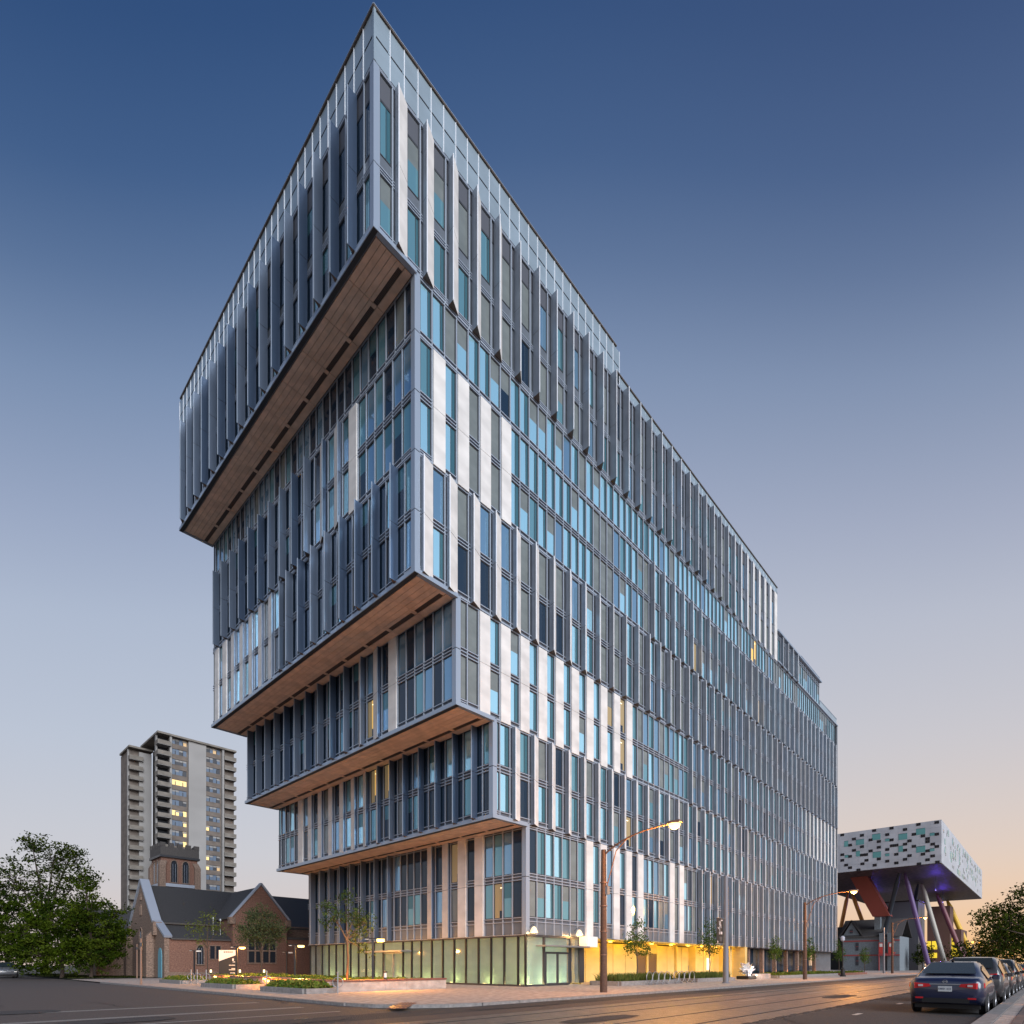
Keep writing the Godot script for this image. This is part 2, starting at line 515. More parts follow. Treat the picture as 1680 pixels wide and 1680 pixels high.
func build_ground():
	var mb := MB.new()
	sheet("earth", -1500, 1500, -1500, 1500, -0.125, mb)
	struct("ground", mb)
	mb = MB.new()
	sheet("asphalt", -300, 900, 9.45, 23.3, ROAD, mb)
	struct("road", mb)
	mb = MB.new()
	sheet("asphalt", -31.0, -16.3, -400, 9.45, ROAD, mb)
	sheet("asphalt", -31.0, -16.3, 23.3, 120, ROAD, mb)
	struct("cross_street", mb)
	mb = MB.new()
	sheet("track_concrete", -300, 900, 12.35, 19.1, ROAD + 0.004, mb)
	struct("tram_track_bed", mb)
	mb = MB.new()
	for z in [13.05, 14.55, 16.55, 18.05]:
		mb.box(G("rail"), V(300, ROAD + 0.004, z), V(1200, 0.012, 0.07))
		mb.box(G("asphalt_dark"), V(300, ROAD + 0.006, z + 0.075), V(1200, 0.008, 0.06))
	struct("tram_rails", mb)
	# worn lane between the tracks, toothed joint along the parking lane, patches
	mb = MB.new()
	for i in 240:
		var x := -30.0 + i * 0.62
		mb.box(G("asphalt_dark"), V(x, ROAD + 0.004, 19.02 + 0.05 * (i % 2)), V(0.5, 0.014, 0.17))
	sheet("asphalt_dark", -300, 900, 9.45, 11.1, ROAD + 0.004, mb)
	sheet("asphalt_dark", -300, 900, 19.2, 23.3, ROAD + 0.004, mb)
	struct("road_edge_lanes", mb)
	mb = MB.new()
	for i in 40:
		sheet("paint", -4.0 + i * 9.0, -1.0 + i * 9.0, 15.24, 15.34, ROAD + 0.012, mb)
	for i in 14:
		sheet("paint", -8.0 + i * 6.5, -7.2 + i * 6.5, 20.3, 20.45, ROAD + 0.012, mb)
	for z in [1.5, 1.75, 5.2, 5.45, 7.9]:
		sheet("paint", -31.0, -17.8, z, z + 0.12, ROAD + 0.008, mb)
	struct("road_markings", mb)
	# tar patches and sealed cracks
	mb = MB.new()
	var pr := RandomNumberGenerator.new()
	pr.seed = 8
	for q in [[-23.5, 6.5, 2.6, 1.5], [-20.5, 10.2, 3.4, 1.1], [-12.0, 10.6, 5.0, 0.8], [-16.5, 20.9, 2.8, 1.5], [-7.5, 10.3, 3.0, 1.0], [6.0, 10.2, 6.0, 1.2], [-25.5, 1.0, 3.0, 1.8], [-27.0, -8.0, 3.2, 2.2], [-14.2, 15.6, 3.2, 0.8], [3.0, 17.3, 4.0, 0.9]]:
		var pts := []
		for i in 12:
			var t := TAU * i / 12
			var sq := 1.0 / maxf(absf(cos(t)), absf(sin(t)))
			pts.append(V(q[0] + cos(t) * q[2] * 0.5 * minf(sq, 1.25) * pr.randf_range(0.92, 1.05), ROAD + 0.0175, q[1] + sin(t) * q[3] * 0.5 * minf(sq, 1.25) * pr.randf_range(0.9, 1.06)))
		for i in 12:
			mb.tri(G("asphalt_dark"), V(q[0], ROAD + 0.0175, q[1]), pts[i], pts[(i + 1) % 12], Vector3.UP, Vector3.UP, Vector3.UP)
	for i in 16:
		var p := V(pr.randf_range(-28, 4), ROAD + 0.021, pr.randf_range(-4, 12) if i < 9 else pr.randf_range(12.5, 22.5))
		var dir := pr.randf() * TAU
		for j in 9:
			dir += pr.randfn() * 0.35
			var e := p + V(cos(dir), 0, sin(dir)) * 0.5
			var sd := V(-sin(dir), 0, cos(dir)) * 0.025
			mb.quad(G("asphalt_dark"), p - sd, p + sd, e + sd, e - sd, Vector3.UP)
			p = e
	struct("road_patches", mb)
	# pavement of the block: rounded corner, kerb as a real step
	mb = MB.new()
	var edge := []
	for i in 9:
		var t := PI / 2 * i / 8
		edge.append(V(-12.8 - 3.4 * sin(t), 0, 5.8 + 3.4 * cos(t)))
	var mid := V(-12.8, 0, 5.8)
	sheet("concrete", -12.8, 900, 5.8, 9.2, 0, mb)
	sheet("concrete", -16.2, -12.8, -31.5, 5.8, 0, mb)
	sheet("concrete", -12.8, 900, -31.5, 5.8, 0, mb)
	for i in 8:
		mb.tri(G("concrete"), mid, edge[i], edge[i + 1], Vector3.UP, Vector3.UP, Vector3.UP)
	struct("pavement", mb)
	mb = MB.new()
	sheet("concrete", -16.2, 60, -42, -31.5, -0.02, mb)
	sheet("concrete", -16.2, 60, -45.5, -42, -0.008, mb)
	struct("side_lane", mb)
	var k := thing("kerb", "pale stone kerb running along the long street and round the plaza corner", "kerb")
	k.position.y = 0
	mb = MB.new()
	var stone := 0
	var x := -12.8
	while x < 150.0:
		var st := MB.new()
		st.box(G("kerb_stone"), V(0, -0.055, 0), V(1.97, 0.13, 0.2))
		piece("kerb_stone", st.mesh(), V(x + 1.0, 0.002, 9.3), 0.4)
		x += 2.0
	var z := 5.8
	while z > -31.0:
		var st := MB.new()
		st.box(G("kerb_stone"), V(0, -0.055, 0), V(0.2, 0.13, 1.97))
		piece("kerb_stone", st.mesh(), V(-16.3, 0.002, z - 1.0), 0.4)
		z -= 2.0
	for i in 4:
		var st := MB.new()
		var a: Vector3 = edge[i * 2] ; var b: Vector3 = edge[i * 2 + 2]
		var c := (a + b) * 0.5
		var dir := (b - a).normalized()
		var out := (c - mid).normalized()
		st.box(G("kerb_stone"), V(0, -0.055, 0), V((b - a).length() + 0.05, 0.13, 0.22), Basis(dir, Vector3.UP, dir.cross(Vector3.UP)))
		piece("kerb_stone", st.mesh(), c + out * 0.02 + V(0, 0.001, 0), 0.4)
	flush("kerb_stone", "far_kerb_stones", k)
	# tactile plates at the crossing
	var tp := thing("tactile_plate", "dark red tactile plate let into the pavement at the crossing corner", "tactile plate", V(-15.6, 0, 8.3), PI / 4)
	for i in 3:
		var q := MB.new()
		q.box(G("granite"), V(0, 0, 0), V(0.9, 0.012, 0.62))
		for a in 8:
			for b in 5:
				q.lathe(G("granite"), V(-0.38 + a * 0.11, 0.006, -0.22 + b * 0.11), [[0.022, 0.0], [0.014, 0.006], [0.0, 0.006]], 6)
		part("plate", q, tp, V(-0.95 + i * 0.95, 0.004, 0))
	# manhole lids
	var lid := MB.new()
	lid.lathe(G("rail"), V(0, 0, 0), [[0.38, 0.0], [0.38, 0.014], [0.33, 0.014], [0.33, 0.008], [0.0, 0.008]], 24)
	var mh := thing("manhole_cover", "round iron manhole cover in the road nearest the camera", "manhole cover", V(-19.9, ROAD + 0.002, 9.9))
	part("lid", lid, mh)
	# near pavement under the parked cars' side: kerb and brick paving
	mb = MB.new()
	sheet("concrete", -31, 900, 23.65, 60, 0.0, mb)
	var near := struct("near_pavement", mb)
	var pav := MB.new()
	pav.bbox(G("pav_a"), V(0, 0.012, 0), V(0.39, 0.03, 0.19), 0.006)
	var pm := pav.mesh()
	var pav2 := MB.new()
	pav2.bbox(G("pav_b"), V(0, 0.012, 0), V(0.39, 0.03, 0.19), 0.006)
	var pm2 := pav2.mesh()
	for j in 15:
		for i in 110:
			var mesh := pm if rng.randf() < 0.5 else pm2
			piece("paver", mesh, V(-13.0 + i * 0.4 + 0.2 * (j % 2), rng.randf() * 0.004, 24.08 + j * 0.2), 0.08)
	flush("paver", "far_pavers", near)
	var nk := MB.new()
	nk.box(G("kerb_stone"), V(0, -0.055, 0), V(1.98, 0.14, 0.34))
	var nkm := nk.mesh()
	var k2 := thing("kerb", "concrete kerb beside the parked cars, edging the brick pavement", "kerb")
	for i in 60:
		piece("kerb_stone", nkm, V(-14.0 + i * 2.0, 0.003, 23.47), 0.6)
	flush("kerb_stone", "far_kerb_stones", k2)
	mb = MB.new()
	sheet("concrete", -60, -31.0, -400, 9.2, 0.0, mb)
	struct("far_pavement", mb)

# ---------------------------------------------------------------- the stepped office building
const STEP := [0.0, 2.99, 5.93, 8.81, 11.34]
const WIDE := 28.95
const LONG := 72.0
const BOTTOM := [3.38, 10.52, 16.36, 22.45, 38.31]
const MOD := 1.77
const HALF := 0.885
var cache := {}
var fx := Transform3D()            # from a facade's own axes (along, up, out) to the building's
var fkey := ""

func ramp(stops: Array, a: float) -> float:
	if a <= stops[0][0]: return stops[0][1]
	for i in stops.size() - 1:
		if a <= stops[i + 1][0]:
			return lerpf(stops[i][1], stops[i + 1][1], (a - stops[i][0]) / (stops[i + 1][0] - stops[i][0]))
	return stops[-1][1]

func fmb() -> MB:
	var mb := MB.new()
	mb.xf = Transform3D(fx.basis, Vector3.ZERO)
	return mb

func keep(key: String, mb: MB) -> ArrayMesh:
	cache[key] = mb.mesh()
	return cache[key]

func window_mesh(kind: String, w: float, h: float, tilt: int) -> ArrayMesh:
	var key := "w%s%s%.2f%.2f%d" % [fkey, kind, w, h, tilt]
	if cache.has(key): return cache[key]
	var mb := fmb()
	var x := w * 0.5 - 0.035
	var y := h * 0.5
	var t := [V(0, 0, 0), V(0.006, 0.004, 0), V(-0.006, 0.003, 0), V(0.003, -0.006, 0)]
	var q: Vector3 = t[tilt]
	var o := func(px: float, py: float) -> Vector3: return V(px, py, -0.06 + q.x * px + q.y * py)
	var n := V(-q.x, -q.y, 1).normalized()
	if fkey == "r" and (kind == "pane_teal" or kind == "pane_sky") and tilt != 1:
		# neighbouring fin reflection painted as a darker strip, a slim mullion beside it
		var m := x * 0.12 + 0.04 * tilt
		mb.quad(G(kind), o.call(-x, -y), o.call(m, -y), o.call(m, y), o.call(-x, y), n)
		mb.quad(G("pane_reflection_blind"), o.call(m, -y), o.call(x, -y), o.call(x, y), o.call(m, y), n)
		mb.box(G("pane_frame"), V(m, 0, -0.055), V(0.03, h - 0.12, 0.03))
	elif tilt == 1 and kind != "panel_grey" and kind != "panel_dark" and kind != "pane_blind":
		# a blind let down part of the way
		var b := y * (0.1 if h > 2.3 else -0.35)
		mb.quad(G(kind), o.call(-x, -y), o.call(x, -y), o.call(x, b), o.call(-x, b), n)
		mb.quad(G("pane_blind" if fkey == "r" else "pane_reflection_blind"), o.call(-x, b), o.call(x, b), o.call(x, y), o.call(-x, y), n)
	elif kind.begins_with("window"):
		# a lit room: bright wall, half drawn curtain, furniture in the way
		var m := x * (0.35 - 0.3 * tilt)
		mb.quad(G(kind), o.call(-x, -y * 0.55), o.call(m, -y * 0.55), o.call(m, y), o.call(-x, y), n)
		mb.quad(G("window_dim"), o.call(m, -y), o.call(x, -y), o.call(x, y), o.call(m, y), n)
		mb.quad(G("pane_dark"), o.call(-x, -y), o.call(m, -y), o.call(m, -y * 0.55), o.call(-x, -y * 0.55), n)
		mb.box(G("lamp_warm"), V((m - x) * 0.5, y * 0.72, -0.055), V((m + x) * 0.5, 0.06, 0.02))
	else:
		mb.quad(G(kind), o.call(-x, -y), o.call(x, -y), o.call(x, y), o.call(-x, y), n)
	if kind != "panel_grey":
		for s in [-1, 1]:
			mb.box(G("pane_frame"), V(s * (x - 0.03), 0, -0.06), V(0.06, h, 0.05))
			mb.box(G("pane_frame"), V(0, s * (y - 0.03), -0.06), V(2 * x - 0.12, 0.06, 0.048))
	return keep(key, mb)

func band_mesh(w: float, h: float) -> ArrayMesh:
	var key := "b%s%.2f%.2f" % [fkey, w, h]
	if cache.has(key): return cache[key]
	var mb := fmb()
	mb.box(G("band"), V(0, 0, -0.09), V(w - 0.01, h, 0.05))
	for s in [-1.0, 0.0, 1.0]:
		if h < 0.3 and s == 0.0: continue
		mb.box(G("mullion"), V(0, s * (h * 0.5 - 0.025), -0.02), V(w - 0.004, 0.05, 0.1))
	return keep(key, mb)

func fin_mesh(th: float, h: float, floors: int, tone := 0) -> ArrayMesh:
	var key := "f%s%d%.2f%d" % [fkey, roundi(th), h, tone]
	if cache.has(key): return cache[key]
	var mb := fmb()
	var w := 0.84
	var back := "fin_grey" if fkey == "r" else ("fin_sky_reflection_pale" if tone == 1 else "fin_sky_reflection")
	var r := deg_to_rad(th)
	var T := V(-w * cos(r), 0, w * sin(r) * (0.86 if fkey == "r" else 0.62) + 0.07)
	var H := V(0, 0, 0.07)
	var B := V(-w * cos(r), 0, 0.02)
	for i in floors:
		var y0 := -h * 0.5 + h * i / floors + (0.012 if i > 0 else 0.0)
		var y1 := -h * 0.5 + h * (i + 1) / floors - (0.012 if i < floors - 1 else 0.0)
		var a := V(0, y0, 0); var b := V(0, y1, 0)
		var c := (T + H + B) / 3.0 + (a + b) * 0.5
		if th < 4.0:
			mb.box(G("fin_white"), V(-w * 0.5, (y0 + y1) * 0.5, 0.05), V(w, y1 - y0, 0.1))
			continue
		mb.face(G("fin_white"), H + a, T + a, T + b, H + b, c)
		mb.face(G(back), T + a, B + a, B + b, T + b, c)
		mb.face(G(back), B + a, V(0, y0, 0.02), V(0, y1, 0.02), B + b, V(-w * 0.3, (y0 + y1) * 0.5, 0.06))
		mb.tri(G("coping"), T + a, B + a, H + a, Vector3.DOWN, Vector3.DOWN, Vector3.DOWN)
		mb.tri(G(back), T + b, B + b, H + b, Vector3.UP, Vector3.UP, Vector3.UP)
		# rolled edge of the folded sheet
		mb.box(G("edge_light" if fkey == "r" else "fascia"), T + (a + b) * 0.5 + V(0.012, 0, 0), V(0.055, y1 - y0, 0.045))
	return keep(key, mb)

func bar_mesh(h: float) -> ArrayMesh:
	var key := "m%s%.2f" % [fkey, h]
	if cache.has(key): return cache[key]
	var mb := fmb()
	mb.box(G("mullion"), V(0, 0, -0.04), V(0.07, h, 0.12))
	return keep(key, mb)

func on(a: float, y: float) -> Vector3:
	return fx * V(a, y, 0)

# r: y0, y1, from, to, h (a hinge position), fin (stops of angle; below 0 no fin), glass [[y0, y1]...], bands [[y0, y1]...], panels, mix (weights of pane kinds)
func facade_row(r: Dictionary):
	var k0 := floori((r.from - r.h) / MOD) - 1
	var k1 := ceili((r.to - r.h) / MOD) + 1
	for k in range(k0, k1 + 1):
		var H: float = r.h + MOD * k
		var th := ramp(r.fin, H)
		var has_fin: bool = th >= 0.0 and H - 0.8 > r.from and H <= r.to + 0.1
		for half in 2:
			var a0: float = H - HALF if half == 0 else H
			var a1: float = a0 + HALF
			a0 = maxf(a0, r.from); a1 = minf(a1, r.to)
			if a1 - a0 < 0.15: continue
			var w: float = a1 - a0
			var c: float = (a0 + a1) * 0.5
			var solid := half == 0 and has_fin
			var blind: bool = rng.randf() < r.get("blind", 0.0)
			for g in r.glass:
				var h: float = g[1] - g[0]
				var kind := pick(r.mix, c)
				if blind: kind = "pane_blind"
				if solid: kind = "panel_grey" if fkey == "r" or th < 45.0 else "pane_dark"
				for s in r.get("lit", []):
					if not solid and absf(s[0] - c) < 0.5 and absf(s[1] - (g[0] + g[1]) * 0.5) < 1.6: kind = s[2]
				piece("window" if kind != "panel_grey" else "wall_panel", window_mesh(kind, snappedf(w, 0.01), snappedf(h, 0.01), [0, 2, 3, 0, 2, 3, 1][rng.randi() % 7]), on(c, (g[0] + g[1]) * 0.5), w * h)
			for p in r.get("panels", []):
				piece("wall_panel", window_mesh("panel_grey" if p[2] == 0 else "panel_dark", snappedf(w, 0.01), snappedf(p[1] - p[0], 0.01), 0), on(c, (p[0] + p[1]) * 0.5), w * (p[1] - p[0]))
			for b in r.bands:
				piece("spandrel", band_mesh(snappedf(w, 0.01), b[1] - b[0]), on(c, (b[0] + b[1]) * 0.5), w * (b[1] - b[0]) * 2)
			piece("mullion", bar_mesh(r.y1 - r.y0), on(a0, (r.y0 + r.y1) * 0.5), 0.15 * (r.y1 - r.y0))
		if has_fin:
			piece("fin", fin_mesh(th, r.y1 - r.y0 - 0.1, r.get("floors", 2), 1 if fkey == "l" and rng.randf() < clampf((H - 4.0) / 24.0, 0.1, 0.8) else 0), on(H, (r.y0 + r.y1) * 0.5 - r.get("drop", 0.12)), 0.8 * (r.y1 - r.y0))

func pick(mix: Array, a: float) -> String:
	var x := rng.randf()
	for m in mix:
		if m.size() > 2 and (a < m[2] or a > m[3]): continue
		x -= m[1]
		if x <= 0.0: return m[0]
	return mix[-1][0]

func two(y0: float, y1: float) -> Dictionary:
	var m := (y0 + y1) * 0.5
	return {"y0": y0, "y1": y1, "glass": [[y0 + 0.3, m - 0.22], [m + 0.22, y1 - 0.16]], "bands": [[y0, y0 + 0.3], [m - 0.22, m + 0.22], [y1 - 0.16, y1]]}

func with(d: Dictionary, e: Dictionary) -> Dictionary:
	d.merge(e, true)
	return d

func rows() -> Array:
	var r1 := {"y0": 3.38, "y1": 10.52, "glass": [[4.5, 6.9], [7.35, 10.2]], "panels": [[3.4, 4.2, 0]], "bands": [[4.2, 4.5], [6.9, 7.35], [10.2, 10.52]], "drop": 0.06}
	var r7 := {"y0": 38.31, "y1": 46.53, "glass": [[38.62, 41.3], [42.35, 45.1]], "panels": [[41.66, 42.35, 0], [45.1, 46.4, 1]], "bands": [[38.31, 38.62], [41.3, 41.66], [46.4, 46.53]]}
	return [r1, two(10.52, 16.36), two(16.36, 22.45), two(22.45, 28.79), two(28.79, 35.14), {"y0": 35.14, "y1": 38.31, "glass": [[35.4, 38.1]], "bands": [[35.14, 35.4], [38.1, 38.31]], "floors": 1}, r7]

func corner_post(b: Node3D, k: int, y0: float, y1: float):
	var mb := MB.new()
	mb.box(G("fascia"), V(-STEP[k] + 0.11, (y0 + y1) * 0.5, -0.11), V(0.34, y1 - y0 - 0.03, 0.34))
	mb.box(G("pane_frame"), V(-STEP[k] + 0.11, y1 - 0.015, -0.11), V(0.345, 0.03, 0.345))
	part("corner_post", mb, b)

func tower_block():
	var b := thing("office_building", "tall glass and metal office block stepping out over the plaza, with pale folded fins", "building")
	var R := rows()
	# ---- long facade
	fx = Transform3D()
	fkey = "r"
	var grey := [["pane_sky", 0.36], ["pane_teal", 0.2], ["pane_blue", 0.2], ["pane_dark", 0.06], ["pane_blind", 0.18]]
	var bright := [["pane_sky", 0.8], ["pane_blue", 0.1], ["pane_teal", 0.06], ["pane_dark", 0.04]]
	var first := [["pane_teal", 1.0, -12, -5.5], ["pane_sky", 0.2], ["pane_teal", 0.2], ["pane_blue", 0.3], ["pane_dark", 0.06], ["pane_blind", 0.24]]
	facade_row(with(R[0], {"from": 0.3, "to": LONG, "h": 7.26, "mix": grey, "blind": 0.12, "fin": [[6.9, -1], [7.0, 0], [14.6, 0], [14.7, -1], [19.2, -1], [19.3, 0], [21.6, 0], [21.7, -1], [24.0, -1], [24.1, 36], [40, 25], [80, 18]], "lit": [[27.2, 8.7, "window_dim"]]}))
	facade_row(with(R[1], {"from": -2.69, "to": LONG, "h": -0.62, "mix": [["pane_sky", 1.0, -3, -1.0], ["pane_sky", 0.3], ["pane_teal", 0.3], ["pane_blue", 0.22], ["pane_dark", 0.06], ["pane_blind", 0.12]], "blind": 0.15, "fin": [[-1, 25], [6, 30], [16, 26], [34, 20], [72, 11]], "lit": [[12.2, 12, "window_dim"]]}))
	facade_row(with(R[2], {"from": -5.63, "to": LONG, "h": -3.3, "mix": [["pane_blind", 1.0, -6, -4], ["pane_sky", 0.7, -4, 12], ["pane_sky", 0.35], ["pane_teal", 0.3], ["pane_blue", 0.25], ["pane_dark", 0.1]], "blind": 0.16, "fin": [[-3.4, 0], [13.0, 0], [13.1, -1], [22, -1], [22.1, 26], [40, 21], [54, 16], [62, 5]], "lit": [[9.8, 20.8, "window_dim"], [11.6, 20.8, "window_dim"], [11.6, 17.8, "window_dim"]]}))
	facade_row(with(R[3], {"from": -8.51, "to": LONG, "h": -5.87, "mix": grey, "blind": 0.2, "fin": [[-7, 18], [-2, 26], [3, 33], [9, 33], [14, 37], [30, 29], [72, 20]], "lit": [[2.2, 24.2, "window_dim"], [4.0, 24.2, "window_dim"]]}))
	facade_row(with(R[4], {"from": -8.51, "to": LONG, "h": -6.78, "mix": bright, "blind": 0.1, "fin": [[-7, 0], [-1.4, 0], [-1.3, -1], [15, -1], [15.1, 32], [30, 28], [72, 24]], "lit": [[24.0, 30.3, "window_lit"], [26.4, 33.5, "window_dim"], [40.0, 31, "window_dim"]]}))
	facade_row(with(R[5], {"from": -8.51, "to": LONG - 1.0, "h": -6.78, "mix": bright, "blind": 0.14, "fin": [[0, -1]], "lit": [[38.0, 36.5, "window_lit"], [38.9, 36.5, "window_lit"]]}))
	facade_row(with(R[6], {"from": -11.04, "to": 45.6, "h": -9.35, "mix": first, "blind": 0.2, "fin": [[-10, 23], [-6, 31], [-1, 42], [8, 50], [18, 42], [30, 26], [38, 10], [46, 3]], "drop": 0.06}))
	# set-back storey at the far end of the roof
	facade_row({"y0": 38.31, "y1": 41.9, "from": 45.6, "to": 63.0, "h": 46.0, "mix": bright, "glass": [[38.6, 41.3]], "bands": [[38.31, 38.6], [41.3, 41.9]], "fin": [[45, 20], [54.5, 30], [54.6, -1]], "floors": 1})
	for k in 5:
		var lo: Array = [[0], [1], [2], [3, 4, 5], [6]][k]
		for i in lo:
			var y0: float = R[i].y0; var y1: float = R[i].y1
			if y1 - y0 > 5.0:
				var m: float = (y0 + y1) * 0.5 if i != 6 else 41.5
				if i == 0: m = 7.1
				corner_post(b, k, y0, m); corner_post(b, k, m, y1)
			else:
				corner_post(b, k, y0, y1)
	# ---- short facades over the plaza
	var dim := [["pane_sky", 0.2], ["pane_blue", 0.3], ["pane_teal", 0.2], ["pane_dark", 0.3]]
	var dark := [["pane_dark", 0.55], ["pane_blue", 0.25], ["pane_teal", 0.2]]
	var short := [
		{"mix": dark, "h": 4.75, "fin": [[4.0, -1], [4.1, 0], [6.6, 4], [10.5, 24], [10.6, -1], [14.4, -1], [14.5, 42], [17, 50], [18, 65], [40, 68]], "lit": [[2.3, 5.7, "window_dim"], [7.0, 8.7, "window_dim"]]},
		{"mix": dim, "h": 1.8, "fin": [[1.7, 58], [9, 58], [11, 48], [14, 28], [17, 12], [24.5, 6], [25.5, -1]], "lit": [[12.8, 14.8, "window_lit"], [11.0, 14.8, "window_lit"]]},
		{"mix": dark, "h": 6.5, "fin": [[5.0, -1], [5.1, 0], [6.6, 0], [8.3, 22], [10, 34], [12, 55], [18, 66], [40, 70]], "lit": [[8.8, 17.8, "window_lit"]]},
		{"mix": dim, "h": 1.8, "fin": [[1.7, 68], [14, 70], [16, 35], [18, 8], [30, 2]]},
		{"mix": dim, "h": 6.46, "fin": [[5.0, -1], [5.1, 0], [6.5, 0], [8.2, 22], [10.2, 30], [10.3, -1], [11.6, -1], [11.7, 58], [30, 72]]},
		{"mix": dark, "h": 1.8, "fin": [[0, -1]], "blind": 0.12},
		{"mix": [["pane_teal", 0.5], ["pane_dark", 0.3], ["pane_blue", 0.2]], "h": 1.8, "fin": [[1.7, 72], [20, 70], [29, 45]]},
	]
	var box_of := [0, 1, 2, 3, 3, 3, 4]
	R = rows()
	for i in 7:
		fx = Transform3D(Basis(V(0, 0, -1), V(0, 1, 0), V(-1, 0, 0)), V(-STEP[box_of[i]], 0, 0))
		fkey = "l"
		facade_row(with(with(R[i], {"from": 0.3, "to": WIDE, "blind": 0.08}), short[i]))
	flush("window", "far_windows", b)
	flush("wall_panel", "far_wall_panels", b)
	flush("spandrel", "far_spandrels", b)
	flush("mullion", "far_mullions", b)
	flush("fin", "far_fins", b)
	# ---- parapets
	fx = Transform3D(); fkey = "r"
	var pp := MB.new()
	pp.bbox(G("parapet"), V(0, 0, -0.05), V(0.85, 1.27, 0.1), 0.012)
	pp.box(G("edge_light"), V(0.43, 0, -0.02), V(0.04, 1.3, 0.1))
	pp.box(G("pane_frame"), V(-0.05, -0.625, -0.03), V(0.7, 0.05, 0.09))
	var pr := pp.mesh()
	pp = MB.new()
	pp.bbox(G("parapet"), V(0, 0, -0.05), V(0.865, 0.69, 0.1), 0.008)
	var ps := pp.mesh()
	var n := int((10.32 + 11.34) / HALF)
	for i in n + 1:
		for j in 2:
			piece("parapet_panel", pr, V(-11.34 + HALF * (i + 0.5) + 0.06, 46.53 + 0.655 + 1.305 * j, 0.02), 1.1)
	var x := 10.3
	while x < 45.4:
		piece("parapet_panel", ps, V(x + HALF * 0.5, 46.53 + 0.36, 0.02), 0.6)
		x += HALF
	pp = MB.new()
	pp.bbox(G("parapet"), V(0.05, 0, 0), V(0.1, 1.27, 0.85), 0.012)
	pp.box(G("edge_light"), V(0.02, 0, -0.43), V(0.1, 1.3, 0.04))
	pp.box(G("pane_frame"), V(0.03, -0.625, 0.05), V(0.09, 0.05, 0.7))
	var pl := pp.mesh()
	for i in 33:
		for j in 2:
			piece("parapet_panel", pl, V(-11.36, 46.53 + 0.655 + 1.305 * j, -HALF * (i + 0.5) - 0.06), 1.1)
	flush("parapet_panel", "far_parapet_panels", b)
	pp = MB.new()
	pp.box(G("parapet"), V(-11.33, 47.84, 0.01), V(0.13, 2.6, 0.13))
	part("parapet_corner", pp, b)
	var cp := MB.new()
	cp.box(G("coping"), V((10.32 - 11.36) * 0.5, 49.18, 0.0), V(10.32 + 11.36 + 0.1, 0.07, 0.2))
	cp.box(G("fascia"), V((10.32 - 11.36) * 0.5, 49.23, 0.0), V(10.32 + 11.36 + 0.14, 0.04, 0.24))
	cp.box(G("coping"), V(-11.34, 49.182, -WIDE * 0.5), V(0.2, 0.066, WIDE + 0.1))
	cp.box(G("fascia"), V(-11.34, 49.232, -WIDE * 0.5), V(0.24, 0.036, WIDE + 0.14))
	cp.box(G("coping"), V(28.0, 47.29, 0.0), V(35.3, 0.07, 0.2))
	cp.box(G("fascia"), V(28.0, 47.34, 0.0), V(35.3, 0.04, 0.24))
	part("coping", cp, b)
	# ---- bodies behind the glass, roofs
	var w := MB.new()
	w.box(G("panel_dark"), V((LONG - 0.0) * 0.5 + 0.2, 6.95, -WIDE * 0.5), V(LONG - 0.8, 7.05, WIDE - 0.6))
	for k in range(1, 4):
		var y0: float = BOTTOM[k] + 0.2
		var y1: float = BOTTOM[k + 1]
		w.box(G("panel_dark"), V((LONG - STEP[k]) * 0.5, (y0 + y1) * 0.5, -WIDE * 0.5), V(LONG + STEP[k] - 0.8, y1 - y0, WIDE - 0.6))
	w.box(G("panel_dark"), V((45.6 - 11.34) * 0.5, 42.5, -WIDE * 0.5), V(45.6 + 11.34 - 0.8, 8.0, WIDE - 0.6))
	w.box(G("panel_dark"), V(54.2, 40.2, -10), V(17.0, 3.5, 19.3))
	w.box(G("panel_grey"), V(LONG, 20.9, -WIDE * 0.5), V(0.5, 34.9, WIDE + 0.1))
	w.box(G("panel_grey"), V(45.62, 42.6, -WIDE * 0.5), V(0.3, 8.4, WIDE + 0.05))
	for k in 4:
		var ya: float = BOTTOM[k] + (0.2 if k > 0 else -3.3)
		w.box(G("panel_grey"), V((LONG - STEP[k]) * 0.5, (ya + BOTTOM[k + 1]) * 0.5, -WIDE - 0.02 + 0.004 * k), V(LONG + STEP[k] - 0.5, BOTTOM[k + 1] - ya, 0.3))
	w.box(G("panel_grey"), V(17.1, 43.7, -WIDE - 0.02), V(56.4, 10.3, 0.3))
	part("wall", w, b)
	var rf := MB.new()
	rf.box(G("dark_metal"), V(17.1, 46.9, -WIDE * 0.5), V(56.6, 0.2, WIDE - 0.5))
	rf.box(G("fascia"), V(54.3, 42.02, -9.9), V(17.7, 0.2, 20.4))
	rf.box(G("fascia"), V(58.9, 42.6, 0.02), V(8.2, 0.06, 0.1))
	rf.box(G("fascia"), V(58.8, 38.4, -14.0), V(26.3, 0.16, 28.4))
	rf.box(G("parapet"), V(67.3, 38.9, 0.0), V(8.6, 0.9, 0.12))
	rf.box(G("fascia"), V(67.3, 39.38, 0.0), V(8.7, 0.06, 0.2))
	part("roof", rf, b)
